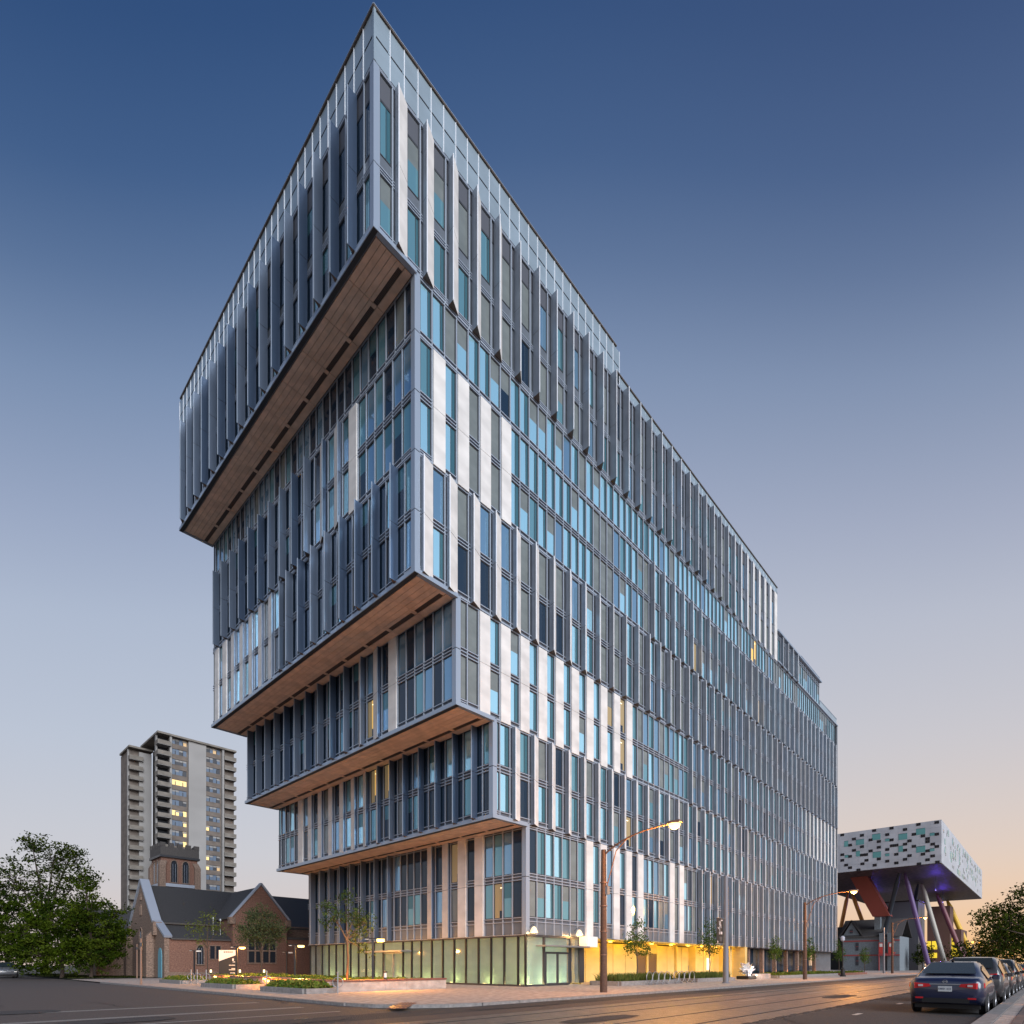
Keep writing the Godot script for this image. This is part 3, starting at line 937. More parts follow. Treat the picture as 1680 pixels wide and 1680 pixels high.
	# ---- soffits under each step: fascia, boards, slot vents
	for k in range(1, 5):
		var x0: float = -STEP[k]
		var x1: float = -STEP[k - 1]
		var y: float = BOTTOM[k]
		var f := MB.new()
		f.box(G("fascia"), V(x0 + 0.02, y - 0.12, -WIDE * 0.5), V(0.3, 0.24, WIDE + 0.3))
		f.box(G("pane_frame"), V(x0 + 0.03, y - 0.25, -WIDE * 0.5), V(0.24, 0.02, WIDE + 0.24))
		f.box(G("fascia"), V((x0 + x1) * 0.5 + 0.1, y - 0.121, 0.02), V(x1 - x0 - 0.15, 0.236, 0.26))
		f.box(G("fascia"), V((x0 + x1) * 0.5 + 0.1, y - 0.121, -WIDE - 0.02), V(x1 - x0 - 0.15, 0.236, 0.26))
		part("fascia", f, b)
		var bays := 11
		var bl := (WIDE - 0.3) / bays
		var wid := x1 - x0 - 0.3
		var fr := [0.0, 0.145, 0.29, 0.435, 0.58, 0.68, 0.80, 1.0]
		for i in bays:
			for j in 7:
				var a: float = x0 + 0.22 + wid * fr[j]
				var c: float = x0 + 0.22 + wid * fr[j + 1]
				var st := MB.new()
				if j == 5:
					st.box(G("vent"), V(0, 0.03, 0), V(c - a - 0.02, 0.03, bl - 0.5))
					st.box(G("soffit_wood_deep"), V(0, 0.028, bl * 0.5 - 0.13), V(c - a - 0.02, 0.04, 0.24))
					for q in 4:
						st.box(G("pane_frame"), V((q - 1.5) * (c - a) * 0.23, 0.006, -0.12), V(0.025, 0.02, bl - 0.3))
					piece("slot_vent", st.mesh(), V((a + c) * 0.5, y - 0.2, -0.15 - bl * (i + 0.5)), 1.0)
				else:
					st.box(G("soffit_wood" if rng.randf() < 0.6 else "soffit_wood_deep"), V(0, 0, 0), V(c - a - 0.022, 0.04, bl - 0.03))
					piece("soffit_board", st.mesh(), V((a + c) * 0.5, y - 0.2, -0.15 - bl * (i + 0.5)), 1.0)
		var bk := MB.new()
		bk.box(G("soffit_gap"), V((x0 + x1) * 0.5 + 0.1, y - 0.1, -WIDE * 0.5), V(x1 - x0 - 0.1, 0.04, WIDE - 0.2))
		part("soffit_backing", bk, b)
	flush("soffit_board", "far_soffit_boards", b)
	flush("slot_vent", "far_slot_vents", b)
	ground_floor(b)

func ground_floor(b: Node3D):
	# plaza side: tall glass panes with black posts before a pale lit wall
	var post := MB.new()
	post.box(G("black_metal"), V(0, 1.7, 0), V(0.14, 3.2, 0.1))
	var pm := post.mesh()
	var lines := [0.06, 0.7, 1.95, 3.2, 4.45, 5.75, 7.02, 8.3, 9.6, 10.9, 12.1, 13.25, 16.0, 17.4, 18.6, 19.8, 21.1, 22.3, 23.6, 24.9, 26.15, 27.4, 28.5]
	for i in lines.size():
		inst("glass_post", pm, b, V(0.02, 0, -lines[i]))
		if i < lines.size() - 1:
			var w: float = lines[i + 1] - lines[i] - 0.14
			var y0 := 0.12
			if i == 11: y0 = 2.55
			var g := MB.new()
			g.quad(G("clear_glass"), V(0, y0 - 1.7, -w * 0.5), V(0, y0 - 1.7, w * 0.5), V(0, 1.56, w * 0.5), V(0, 1.56, -w * 0.5), V(-1, 0, 0))
			part("glass_pane", g, b, V(0.06, 1.7, -(lines[i] + lines[i + 1]) * 0.5))
	var fr := MB.new()
	fr.box(G("dark_metal"), V(0.05, 3.31, -WIDE * 0.5), V(0.2, 0.14, WIDE - 0.1))
	fr.box(G("dark_metal"), V(0.05, 0.06, -6.6), V(0.2, 0.12, 13.1))
	fr.box(G("dark_metal"), V(0.05, 0.06, -22.5), V(0.2, 0.12, 12.8))
	part("glazing_rail", fr, b)
	var ca := MB.new()
	ca.box(G("steel"), V(-0.45, 2.5, -14.7), V(1.1, 0.12, 5.2))
	part("canopy", ca, b)
	var d := MB.new()
	for z in [13.3, 14.62, 15.95]:
		d.box(G("steel"), V(0.06, 1.2, -z), V(0.12, 2.4, 0.12))
	d.box(G("steel"), V(0.06, 2.38, -14.62), V(0.118, 0.1, 2.6))
	d.box(G("steel"), V(0.06, 0.1, -14.62), V(0.118, 0.16, 2.6))
	for z in [14.0, 15.2]:
		d.quad(G("clear_glass"), V(0.06, 0.16, -z - 0.55), V(0.06, 0.16, -z + 0.55), V(0.06, 2.32, -z + 0.55), V(0.06, 2.32, -z - 0.55), V(-1, 0, 0))
		d.tube(G("steel"), V(0.0, 0.8, -z + 0.4), V(0.0, 1.4, -z + 0.4), 0.018, 0.018, 6)
	part("door", d, b)
	# inner walls, floor and ceiling of the lobby
	var iw := MB.new()
	iw.box(G("inner_wall"), V(1.35, 1.7, -WIDE * 0.5 - 0.4), V(0.16, 3.36, WIDE - 1.2))
	iw.box(G("inner_wall"), V(3.6, 1.7, -1.3), V(4.4, 3.36, 0.16))
	part("inner_wall", iw, b)
	var fl := MB.new()
	fl.box(G("render_white"), V(2.9, 3.36, -WIDE * 0.5), V(5.9, 0.04, WIDE - 0.2))
	part("lobby_ceiling", fl, b)
	fl = MB.new()
	fl.box(G("concrete"), V(2.9, 0.01, -WIDE * 0.5), V(5.8, 0.03, WIDE - 0.2))
	part("lobby_floor", fl, b)
	for z in [-1.2, -4.6, -8.2, -11.8, -15.4, -19.2, -23.0, -26.6]:
		var lt := MB.new()
		lt.box(G("lamp_warm"), V(0, 0, 0), V(0.12, 0.05, 0.42))
		part("floor_light", lt, b, V(0.72, 0.07, z))
		omni(b, V(0.72, 0.14, z), Color(1.0, 0.9, 0.6), LOBBY, 0.1, 8.0)
	# street corner: pane, double door with transom, side pane, steel post
	for q in [[0.1, 1.74, 0.12, 3.24], [1.92, 4.6, 2.72, 3.24], [4.76, 5.62, 2.72, 3.24], [4.76, 5.62, 0.12, 2.6], [1.92, 4.6, 2.3, 2.62]]:
		var g := MB.new()
		g.quad(G("clear_glass"), V(q[0], q[2], 0), V(q[1], q[2], 0), V(q[1], q[3], 0), V(q[0], q[3], 0), V(0, 0, 1))
		part("glass_pane", g, b, V(0, 0, -0.06))
	var sp := MB.new()
	sp.box(G("dark_metal"), V(3.1, 3.31, -0.05), V(6.1, 0.14, 0.2))
	sp.box(G("dark_metal"), V(0.95, 0.06, -0.05), V(1.7, 0.12, 0.2))
	for x in [1.83, 4.68, 5.72]:
		sp.box(G("dark_metal"), V(x, 1.68, -0.05), V(0.14, 3.1, 0.16))
	sp.box(G("dark_metal"), V(6.1, 1.68, -0.3), V(0.5, 3.1, 0.5))
	part("glazing_rail", sp, b)
	var dr := MB.new()
	for x in [1.98, 3.26, 4.54]:
		dr.box(G("dark_metal"), V(x, 1.15, -0.04), V(0.16, 2.2, 0.1))
	dr.box(G("dark_metal"), V(3.26, 2.22, -0.04), V(2.4, 0.14, 0.098))
	dr.box(G("dark_metal"), V(3.26, 0.1, -0.04), V(2.4, 0.16, 0.098))
	for x in [2.62, 3.9]:
		dr.quad(G("clear_glass"), V(x - 0.56, 0.18, -0.04), V(x + 0.56, 0.18, -0.04), V(x + 0.56, 2.15, -0.04), V(x - 0.56, 2.15, -0.04), V(0, 0, 1))
	part("door", dr, b)
	var cn := MB.new()
	cn.box(G("steel"), V(3.4, 2.66, 0.4), V(4.8, 0.1, 0.9))
	part("canopy", cn, b)
	for x in [1.2, 3.2, 5.0]:
		var lt := MB.new()
		lt.box(G("lamp_warm"), V(0, 0, 0), V(0.42, 0.05, 0.12))
		part("floor_light", lt, b, V(x, 0.07, -0.65))
		omni(b, V(x, 0.14, -0.65), Color(1.0, 0.9, 0.6), LOBBY, 0.1, 8.0)
	# white bulkhead at the head of the recess
	var bh := MB.new()
	bh.box(G("render_white"), V(6.3, 3.05, 0.35), V(1.3, 0.75, 0.7))
	bh.box(G("pane_frame"), V(7.02, 3.1, 0.3), V(0.12, 0.7, 0.6))
	part("bulkhead", bh, b)
	# warm recess along the street
	var wall_x := 6.45
	while wall_x < 36.0:
		var wdt := 2.0
		if wall_x > 18.0 and wall_x < 20.0:
			wall_x = 21.9
			continue
		var p := MB.new()
		p.box(G("warm_wall"), V(wdt * 0.5 - 0.01, 1.62, 0), V(wdt - 0.07, 3.2, 0.12))
		part("recess_panel", p, b, V(wall_x, 0, -3.0 - (0.5 if wall_x > 25.5 and wall_x < 29.5 else 0.0)))
		wall_x += wdt
	var bkg := MB.new()
	bkg.box(G("church_stone"), V(21.2, 1.68, -3.75), V(29.8, 3.3, 0.1))
	part("recess_backing", bkg, b)
	for x in [25.4, 29.5]:
		var pier := MB.new()
		pier.box(G("warm_wall"), V(0, 1.68, 0), V(0.16, 3.3, 0.9))
		part("recess_pier", pier, b, V(x, 0, -3.1))
	for q in [[V(6.4, 1.68, -1.7), V(0.1, 3.34, 2.7)], [V(36.1, 1.68, -1.5), V(0.6, 3.34, 3.0)], [V(34.3, 1.68, -1.2), V(0.5, 3.34, 0.5)], [V(20.2, 2.9, -3.02), V(3.5, 0.85, 0.1)], [V(20.2, 1.25, -2.98), V(0.3, 2.5, 0.14)]]:
		var rw := MB.new()
		rw.box(G("warm_wall"), q[0], q[1])
		part("recess_wall", rw, b)
	var sf := MB.new()
	sf.box(G("warm_wall"), V(21.2, 3.37, -1.62), V(29.8, 0.05, 3.2))
	part("recess_soffit", sf, b)
	var dd := MB.new()
	dd.box(G("door_bronze"), V(19.2, 1.22, -3.04), V(1.6, 2.44, 0.06))
	part("door", dd, b)
	dd = MB.new()
	dd.box(G("door_bronze"), V(21.15, 1.22, -3.04), V(1.5, 2.44, 0.06))
	part("door", dd, b)
	dd = MB.new()
	dd.box(G("steel"), V(29.3, 1.1, -3.4), V(0.06, 0.5, 0.06))
	part("door_handle", dd, b)
	var uplit := [9.0, 12.0, 15.2, 18.6, 22.2, 25.6, 28.6, 31.8, 34.0]
	for x in uplit:
		var lt := MB.new()
		lt.box(G("lamp_amber"), V(0, 0, 0), V(0.42, 0.06, 0.14))
		part("recess_light", lt, b, V(x, 3.28, -1.6))
		omni(b, V(x, 3.2, -1.6), Color(1.0, 0.79, 0.17), RECESS, 0.12, 10.0)
	# lit notice by the second entrance
	var nb := MB.new()
	nb.box(G("notice_screen"), V(33.0, 1.5, -2.9), V(0.8, 1.3, 0.06))
	part("screen", nb, b)
	# dark shop windows further along, between uplit columns
	var sw := MB.new()
	sw.box(G("pane_dark"), V(50.0, 1.68, -1.6), V(27.2, 3.2, 0.08))
	sw.box(G("panel_grey"), V(68.0, 1.68, -1.0), V(8.2, 3.3, 0.2))
	part("shop_front", sw, b)
	for x in [38.8, 43.2, 47.4, 51.6, 56.0, 59.4, 63.6]:
		var co := MB.new()
		co.box(G("church_stone"), V(0, 1.68, 0), V(0.5, 3.3, 0.4))
		part("column", co, b, V(x, 0, -0.9))
		var lt := MB.new()
		lt.box(G("lamp_amber"), V(0, 0, 0), V(0.3, 0.06, 0.12))
		part("column_light", lt, b, V(x + 0.1, 0.05, -0.45))
		omni(b, V(x + 0.1, 0.14, -0.45), Color(1.0, 0.6, 0.2), COLUMN, 0.06, 6.0)
	var cs := MB.new()
	cs.box(G("fin_grey"), V(54.3, 3.37, -0.9), V(36.0, 0.05, 1.7))
	part("recess_soffit", cs, b)
	# bell shaped wall lamps above the corner
	for x in [0.15, 4.95]:
		var s := thing("wall_lamp", "bell shaped wall lamp glowing above the corner of the glass lobby" if x < 1.0 else "bell shaped wall lamp glowing above the lobby's street door, by the white bulkhead", "lamp", V(x, 3.5, 0.0), 0.0, "wall lamps on the office building")
		var sh := MB.new()
		sh.lathe(G("lamp_shade_white"), V(0, 0, 0.55), [[0.26, -0.02], [0.24, 0.05], [0.14, 0.28], [0.05, 0.36], [0.0, 0.37]], 18)
		part("lamp_shade", sh, s)
		var bu := MB.new()
		bu.lathe(G("bulb_warm"), V(0, 0, 0.55), [[0.0, -0.03], [0.2, -0.025], [0.2, 0.0], [0.0, 0.0]], 14)
		part("bulb", bu, s)
		var ar := MB.new()
		ar.path(G("dark_metal"), [V(0.12, 0.3, 0.02), V(0.2, 0.5, 0.25), V(0.1, 0.5, 0.45), V(0, 0.37, 0.55)], 0.02, 0.02, 6)
		part("arm", ar, s)
		omni(s, V(0, -0.08, 0.55), Color(1.0, 0.74, 0.42), 2.2, 0.08, 8.0)

# ---------------------------------------------------------------- church
func gable_roof(mb: MB, m: String, x0: float, x1: float, z0: float, z1: float, eave: float, ridge: float, along_x := true):
	var t := 0.18
	if along_x:
		var zm := (z0 + z1) * 0.5
		for s in [z0, z1]:
			mb.prism(G(m), [V(x0, eave, s), V(x1, eave, s), V(x1, ridge, zm), V(x0, ridge, zm)], V(0, t, 0))
	else:
		var xm := (x0 + x1) * 0.5
		for s in [x0, x1]:
			mb.prism(G(m), [V(s, eave, z0), V(s, eave, z1), V(xm, ridge, z1), V(xm, ridge, z0)], V(0, t, 0))

func arch_pts(w: float, y0: float, y1: float, n := 5) -> Array:
	# pointed arch outline in x, y (counter-clockwise), w wide, sill y0, point y1
	var sp := y1 - w * 0.85
	var o := [Vector2(-w * 0.5, y0), Vector2(w * 0.5, y0)]
	for i in n + 1:
		var t := float(i) / n
		o.append(Vector2(w * 0.5 * (1.0 - t * t), lerpf(sp, y1, sin(t * PI / 2))))
	for i in range(n - 1, -1, -1):
		var t := float(i) / n
		o.append(Vector2(-w * 0.5 * (1.0 - t * t), lerpf(sp, y1, sin(t * PI / 2))))
	return o

# a pointed window on a wall whose outward side is d (unit), at p
func lancet(b: Node3D, p: Vector3, d: Vector3, w: float, h: float, called := "window"):
	var side := Vector3.UP.cross(d)
	var mb := MB.new()
	var pts := arch_pts(w, 0, h)
	var a := []
	for q in pts: a.append(side * q.x + Vector3.UP * q.y + d * 0.02)
	mb.prism(G("leaded_glass"), a, d * 0.03)
	var win := part(called, mb, b, p)
	var fr := MB.new()
	for i in pts.size():
		var q: Vector2 = pts[i]; var r: Vector2 = pts[(i + 1) % pts.size()]
		var va := side * q.x + Vector3.UP * q.y + d * 0.05
		var vb := side * r.x + Vector3.UP * r.y + d * 0.05
		fr.tube(G("church_stone"), va, vb, 0.09, 0.09, 5)
	for x in [-0.17, 0.17]:
		fr.box(G("lead"), side * (w * x) + Vector3.UP * (h * 0.42) + d * 0.055, Vector3(0.03, h * 0.82, 0.03), Basis(side, Vector3.UP, d))
	part("frame", fr, win)

func build_church():
	var c := thing("church", "old brick church with slate roofs, stone gables and a battlemented tower", "church", V(0, 0, 0))
	# nave and its street gable
	var w := MB.new()
	w.box(G("church_brick"), V(13, 3.15, -54), V(40, 6.3, 8.2))
	part("wall", w, c)
	w = MB.new()
	gable_roof(w, "slate", -7.4, 33, -58.6, -49.4, 6.1, 10.75)
	part("roof", w, c)
	w = MB.new()
	w.prism(G("church_stone"), [V(-8.1, 0, -58.6), V(-8.1, 0, -49.4), V(-8.1, 6.5, -49.4), V(-8.1, 11.2, -54), V(-8.1, 6.5, -58.6)], V(0.6, 0, 0))
	part("gable", w, c)
	for s in [-1.0, 1.0]:
		var cp := MB.new()
		var a := V(-7.8, 6.3, -54 + s * 4.9)
		var b := V(-7.8, 11.5, -54)
		var d := (b - a).normalized()
		cp.box(G("lead"), (a + b) * 0.5, V((b - a).length(), 0.28, 0.95), Basis(d, d.cross(V(1, 0, 0)).normalized() * -1.0, V(1, 0, 0)))
		part("coping", cp, c)
		var kn := MB.new()
		kn.bbox(G("church_stone"), V(0, 0, 0), V(0.9, 1.5, 0.9), 0.06)
		part("kneeler", kn, c, V(-7.8, 5.5, -54 + s * 4.9))
		var bt := MB.new()
		bt.box(G("church_stone"), V(0, 2.3, 0), V(0.9, 4.6, 0.8))
		bt.prism(G("church_stone"), [V(-0.45, 4.6, -0.4), V(0.45, 4.6, -0.4), V(0.45, 5.6, -0.4)], V(0, 0, 0.8))
		part("buttress", bt, c, V(-8.3, 0, -54 + s * 4.2))
	lancet(c, V(-8.1, 3.2, -54.0), V(-1, 0, 0), 1.1, 2.6)
	lancet(c, V(-8.1, 7.3, -54.0), V(-1, 0, 0), 0.45, 1.2)
	lancet(c, V(-8.1, 9.1, -54.0), V(-1, 0, 0), 0.4, 0.7)
	lancet(c, V(-8.1, 0.9, -52.0), V(-1, 0, 0), 0.7, 2.8)
	# aisle with a lean-to roof
	w = MB.new()
	w.box(G("church_brick"), V(-3.4, 2.1, -47.7), V(8.2, 4.3, 3.2))
	part("wall", w, c)
	w = MB.new()
	w.prism(G("slate"), [V(-7.3, 4.2, -45.8), V(0.6, 4.2, -45.8), V(0.6, 5.9, -49.7), V(-7.3, 5.9, -49.7)], V(0, 0.16, 0))
	part("roof", w, c)
	w = MB.new()
	w.prism(G("church_stone"), [V(-7.9, 0, -49.4), V(-7.9, 0, -46.0), V(-7.9, 4.5, -46.0), V(-7.9, 6.1, -49.4)], V(0.5, 0, 0))
	part("gable", w, c)
	var cp2 := MB.new()
	var a2 := V(-7.6, 4.5, -45.7); var b2 := V(-7.6, 6.35, -49.3)
	var d2 := (b2 - a2).normalized()
	cp2.box(G("lead"), (a2 + b2) * 0.5, V((b2 - a2).length(), 0.25, 0.8), Basis(d2, d2.cross(V(1, 0, 0)).normalized() * -1.0, V(1, 0, 0)))
	part("coping", cp2, c)
	w = MB.new()
	var dp := []
	for q in arch_pts(1.3, 0.0, 3.3): dp.append(V(-7.96, q.y, -47.4 + q.x))
	w.prism(G("blue_door"), dp, V(0.06, 0, 0))
	part("door", w, c)
	lancet(c, V(-4.25, 1.4, -46.08), V(0, 0, 1), 0.85, 2.3)
	for x in [-2.95, -2.3]:
		w = MB.new()
		w.box(G("leaded_glass"), V(0, 0, 0), V(0.52, 1.5, 0.06))
		var win := part("window", w, c, V(x, 2.85, -46.08))
		w = MB.new()
		for s in [-1, 1]:
			w.box(G("church_stone"), V(s * 0.29, 0, 0.03), V(0.08, 1.62, 0.1))
			w.box(G("church_stone"), V(0, s * 0.78, 0.03), V(0.5, 0.08, 0.1))
		part("frame", w, win)
	w = MB.new()
	w.box(G("church_stone"), V(-3.4, 0.3, -46.05), V(8.0, 0.6, 0.14))
	part("plinth", w, c)
	# transept with its wide gable
	w = MB.new()
	w.prism(G("church_brick"), [V(-1.0, 0, -45.2), V(5.5, 0, -45.2), V(5.5, 7.1, -45.2), V(2.25, 11.0, -45.2), V(-1.0, 7.1, -45.2)], V(0, 0, -0.5))
	w.box(G("church_brick"), V(2.25, 3.45, -48.0), V(6.3, 6.9, 4.6))
	part("wall", w, c)
	w = MB.new()
	gable_roof(w, "slate", -1.2, 5.7, -54, -45.5, 6.85, 10.7, false)
	part("roof", w, c)
	for s in [-1.0, 1.0]:
		var cp := MB.new()
		var a := V(2.25 + s * 3.6, 6.9, -45.25)
		var b := V(2.25, 11.25, -45.25)
		var d := (b - a).normalized()
		cp.box(G("lead"), (a + b) * 0.5, V((b - a).length(), 0.2, 0.5), Basis(d, V(0, 0, 1).cross(d).normalized(), V(0, 0, 1)))
		part("coping", cp, c)
		var kn := MB.new()
		kn.bbox(G("church_stone"), V(0, 0, 0), V(0.7, 0.8, 0.7), 0.05)
		part("kneeler", kn, c, V(2.25 + s * 3.35, 6.6, -45.3))
	w = MB.new()
	w.box(G("leaded_glass"), V(0, 0, 0), V(3.4, 3.0, 0.08))
	var big := part("window", w, c, V(2.4, 3.1, -45.18))
	w = MB.new()
	for i in 5:
		w.box(G("church_stone"), V(-1.7 + 0.85 * i, 0, 0.06), V(0.16, 3.1, 0.12))
	for i in 3:
		w.box(G("church_stone"), V(0, -1.5 + 1.5 * i, 0.055), V(3.5, 0.16, 0.11))
	part("frame", w, big)
	# lower range towards the office building
	w = MB.new()
	w.box(G("church_brick"), V(12.6, 2.3, -48.0), V(14.0, 4.6, 4.0))
	part("wall", w, c)
	w = MB.new()
	w.box(G("slate"), V(12.6, 4.75, -48.0), V(14.2, 0.3, 4.3))
	w.box(G("church_stone"), V(12.6, 5.7, -49.6), V(13.8, 1.6, 0.3))
	part("roof", w, c)
	# west wing behind the trees
	w = MB.new()
	w.box(G("church_stone"), V(-6.0, 2.4, -64.5), V(11.0, 4.8, 10.5))
	part("wall", w, c)
	w = MB.new()
	gable_roof(w, "slate", -11.8, 0.0, -70.5, -58.7, 4.7, 8.4)
	part("roof", w, c)
	w = MB.new()
	w.tube(G("steel"), V(-2.6, 4.9, -46.8), V(-2.6, 6.9, -46.8), 0.05, 0.05, 6)
	w.tube(G("steel"), V(-1.8, 4.9, -46.8), V(-1.8, 6.7, -46.8), 0.05, 0.05, 6)
	w.lathe(G("steel"), V(-2.6, 6.8, -46.8), [[0.22, 0.0], [0.18, 0.2], [0.0, 0.26]], 8)
	w.lathe(G("steel"), V(-1.8, 6.6, -46.8), [[0.22, 0.0], [0.18, 0.2], [0.0, 0.26]], 8)
	part("roof_vent", w, c)
	# tower
	var t := V(3.6, 0, -82.0)
	w = MB.new()
	w.box(G("church_brick"), t + V(0, 9.4, 0), V(5.3, 18.8, 5.3))
	part("tower_wall", w, c)
	w = MB.new()
	w.box(G("lead"), t + V(0, 14.3, 0), V(5.9, 0.5, 5.9))
	w.box(G("dark_metal"), t + V(0, 18.9, 0), V(5.9, 0.35, 5.9))
	part("string_course", w, c)
	w = MB.new()
	w.box(G("slate"), t + V(0, 19.7, 0), V(5.7, 1.5, 5.7))
	for i in 5:
		for s in [-1, 1]:
			w.box(G("slate"), t + V(-2.5 + 1.25 * i, 20.75, s * 2.6), V(0.75, 0.7, 0.5))
			if i > 0 and i < 4: w.box(G("slate"), t + V(s * 2.6, 20.75, -2.5 + 1.25 * i), V(0.5, 0.7, 0.75))
	part("battlement", w, c)
	for sx in [-1, 1]:
		for sz in [-1, 1]:
			w = MB.new()
			w.box(G("church_stone"), V(0, 0, 0), V(0.9, 17.4, 0.9))
			w.prism(G("church_stone"), [V(-0.45, 8.7, -0.45), V(0.45, 8.7, -0.45), V(0.45, 8.7, 0.45), V(-0.45, 8.7, 0.45)], V(-sx * 0.3, 0.8, -sz * 0.3))
			part("buttress", w, c, t + V(sx * 2.6, 8.7, sz * 2.6))
	for x in [-0.85, 0.85]:
		lancet(c, t + V(x, 14.7, 2.68), V(0, 0, 1), 1.05, 3.7)
		lancet(c, t + V(-2.68, 14.7, x), V(-1, 0, 0), 1.05, 3.7)

# ---------------------------------------------------------------- apartment tower
func build_apartments():
	var t := thing("apartment_tower", "tall grey apartment tower with balconies at its corners, far behind the church", "tower", V(0, 0, 0))
	var pit := 2.72
	var n := 22
	var top := 62.0
	var z0 := -146.6
	var lit := {}
	for k in [4, 7, 8, 9, 10, 11, 12]: lit[k] = 1
	var w := MB.new()
	w.box(G("tower_brick"), V(29.6, top * 0.5, z0 - 8), V(16.2, top, 16))
	w.box(G("tower_brick"), V(17.6, top * 0.5 - 0.8, -163.6), V(5.2, top - 1.6, 9))
	part("wall", w, t)
	w = MB.new()
	w.box(G("tower_concrete"), V(27.85, top * 0.5 + 0.2, z0 + 0.35), V(4.4, top + 0.4, 0.8))
	part("blank_panel", w, t)
	w = MB.new()
	w.box(G("tower_concrete"), V(18.6, top * 0.5 - 1.0, -158.7), V(3.0, top - 2.2, 0.8))
	part("blank_panel", w, t)
	w = MB.new()
	for x in [21.3, 34.5]:
		w.box(G("tower_concrete"), V(x, top * 0.5, z0 + 0.4), V(0.5, top, 1.0))
	w.box(G("tower_concrete"), V(18.35, top * 0.5, z0 - 0.9), V(0.4, top, 0.6))
	w.box(G("tower_concrete"), V(14.8, top * 0.5 - 0.8, -159.6), V(0.4, top - 1.6, 0.6))
	part("pier", w, t)
	w = MB.new()
	w.box(G("tower_balcony"), V(28.0, top + 0.25, z0 - 6.6), V(19.9, 0.5, 15.8))
	w.box(G("tower_balcony"), V(17.4, top - 1.3, -162.4), V(5.8, 0.5, 10))
	w.box(G("tower_brick"), V(29.0, top + 1.6, z0 - 8), V(5.5, 2.4, 4))
	part("roof", w, t)
	var bal := MB.new()
	bal.box(G("tower_concrete"), V(0, 0, 0), V(3.2, 0.14, 2.9))
	bal.box(G("tower_balcony"), V(0, 0.55, 1.4), V(3.2, 1.05, 0.1))
	bal.box(G("tower_balcony"), V(-1.55, 0.55, 0), V(0.1, 1.049, 2.7))
	bal.box(G("tower_balcony"), V(1.55, 0.55, 0), V(0.1, 1.049, 2.7))
	var bm := bal.mesh()
	for k in n:
		var y := top - pit * (k + 1)
		if y < 1.0: break
		inst("balcony", bm, t, V(19.7, y, z0 - 0.1))
		inst("balcony", bm, t, V(36.3, y, z0 - 0.1))
		inst("balcony", bm, t, V(16.3, y - 1.9, -159.0))
		for col in 2:
			var x0: float = [21.65, 30.2][col]
			for j in 4:
				var m := "flat_pane" if rng.randf() < 0.65 else "flat_pane_dark"
				if col == 0 and lit.has(k) and (j == 3 or k == 4 or (k == 7 and j < 2)): m = "flat_window_lit"
				if col == 1 and (k == 8 or k == 11 or k == 12 or k == 16) and (j == 0 or k == 16): m = "flat_window_lit"
				if m != "flat_window_lit" and rng.randf() < 0.06: m = "flat_window_dim"
				var g := MB.new()
				g.box(G(m), V(0, 0, 0), V(0.86, 1.35, 0.06))
				if rng.randf() < 0.35: g.box(G("tower_concrete"), V(0, 0.42, 0.01), V(0.8, 0.45, 0.06))
				g.box(G("pane_frame"), V(0.4 if j % 2 == 0 else -0.4, -0.2, 0.03), V(0.08, 0.95, 0.06))
				piece("window", g.mesh(), V(x0 + 0.45 + 0.92 * j, y + 1.85, z0 + 0.04), 1.2)
			var sp := MB.new()
			sp.box(G("tower_brick"), V(0, 0, 0), V(3.85, 1.25, 0.3))
			inst("spandrel", sp.mesh(), t, V(x0 + 1.85, y + 0.5, z0 + 0.05))
	flush("window", "far_windows", t)
	# the recesses behind the balconies
	w = MB.new()
	for x in [19.7, 36.4]:
		w.box(G("flat_pane_dark"), V(x, top * 0.5, z0 - 1.7), V(3.0, top - 0.4, 0.2))
	part("balcony_back_wall", w, t)

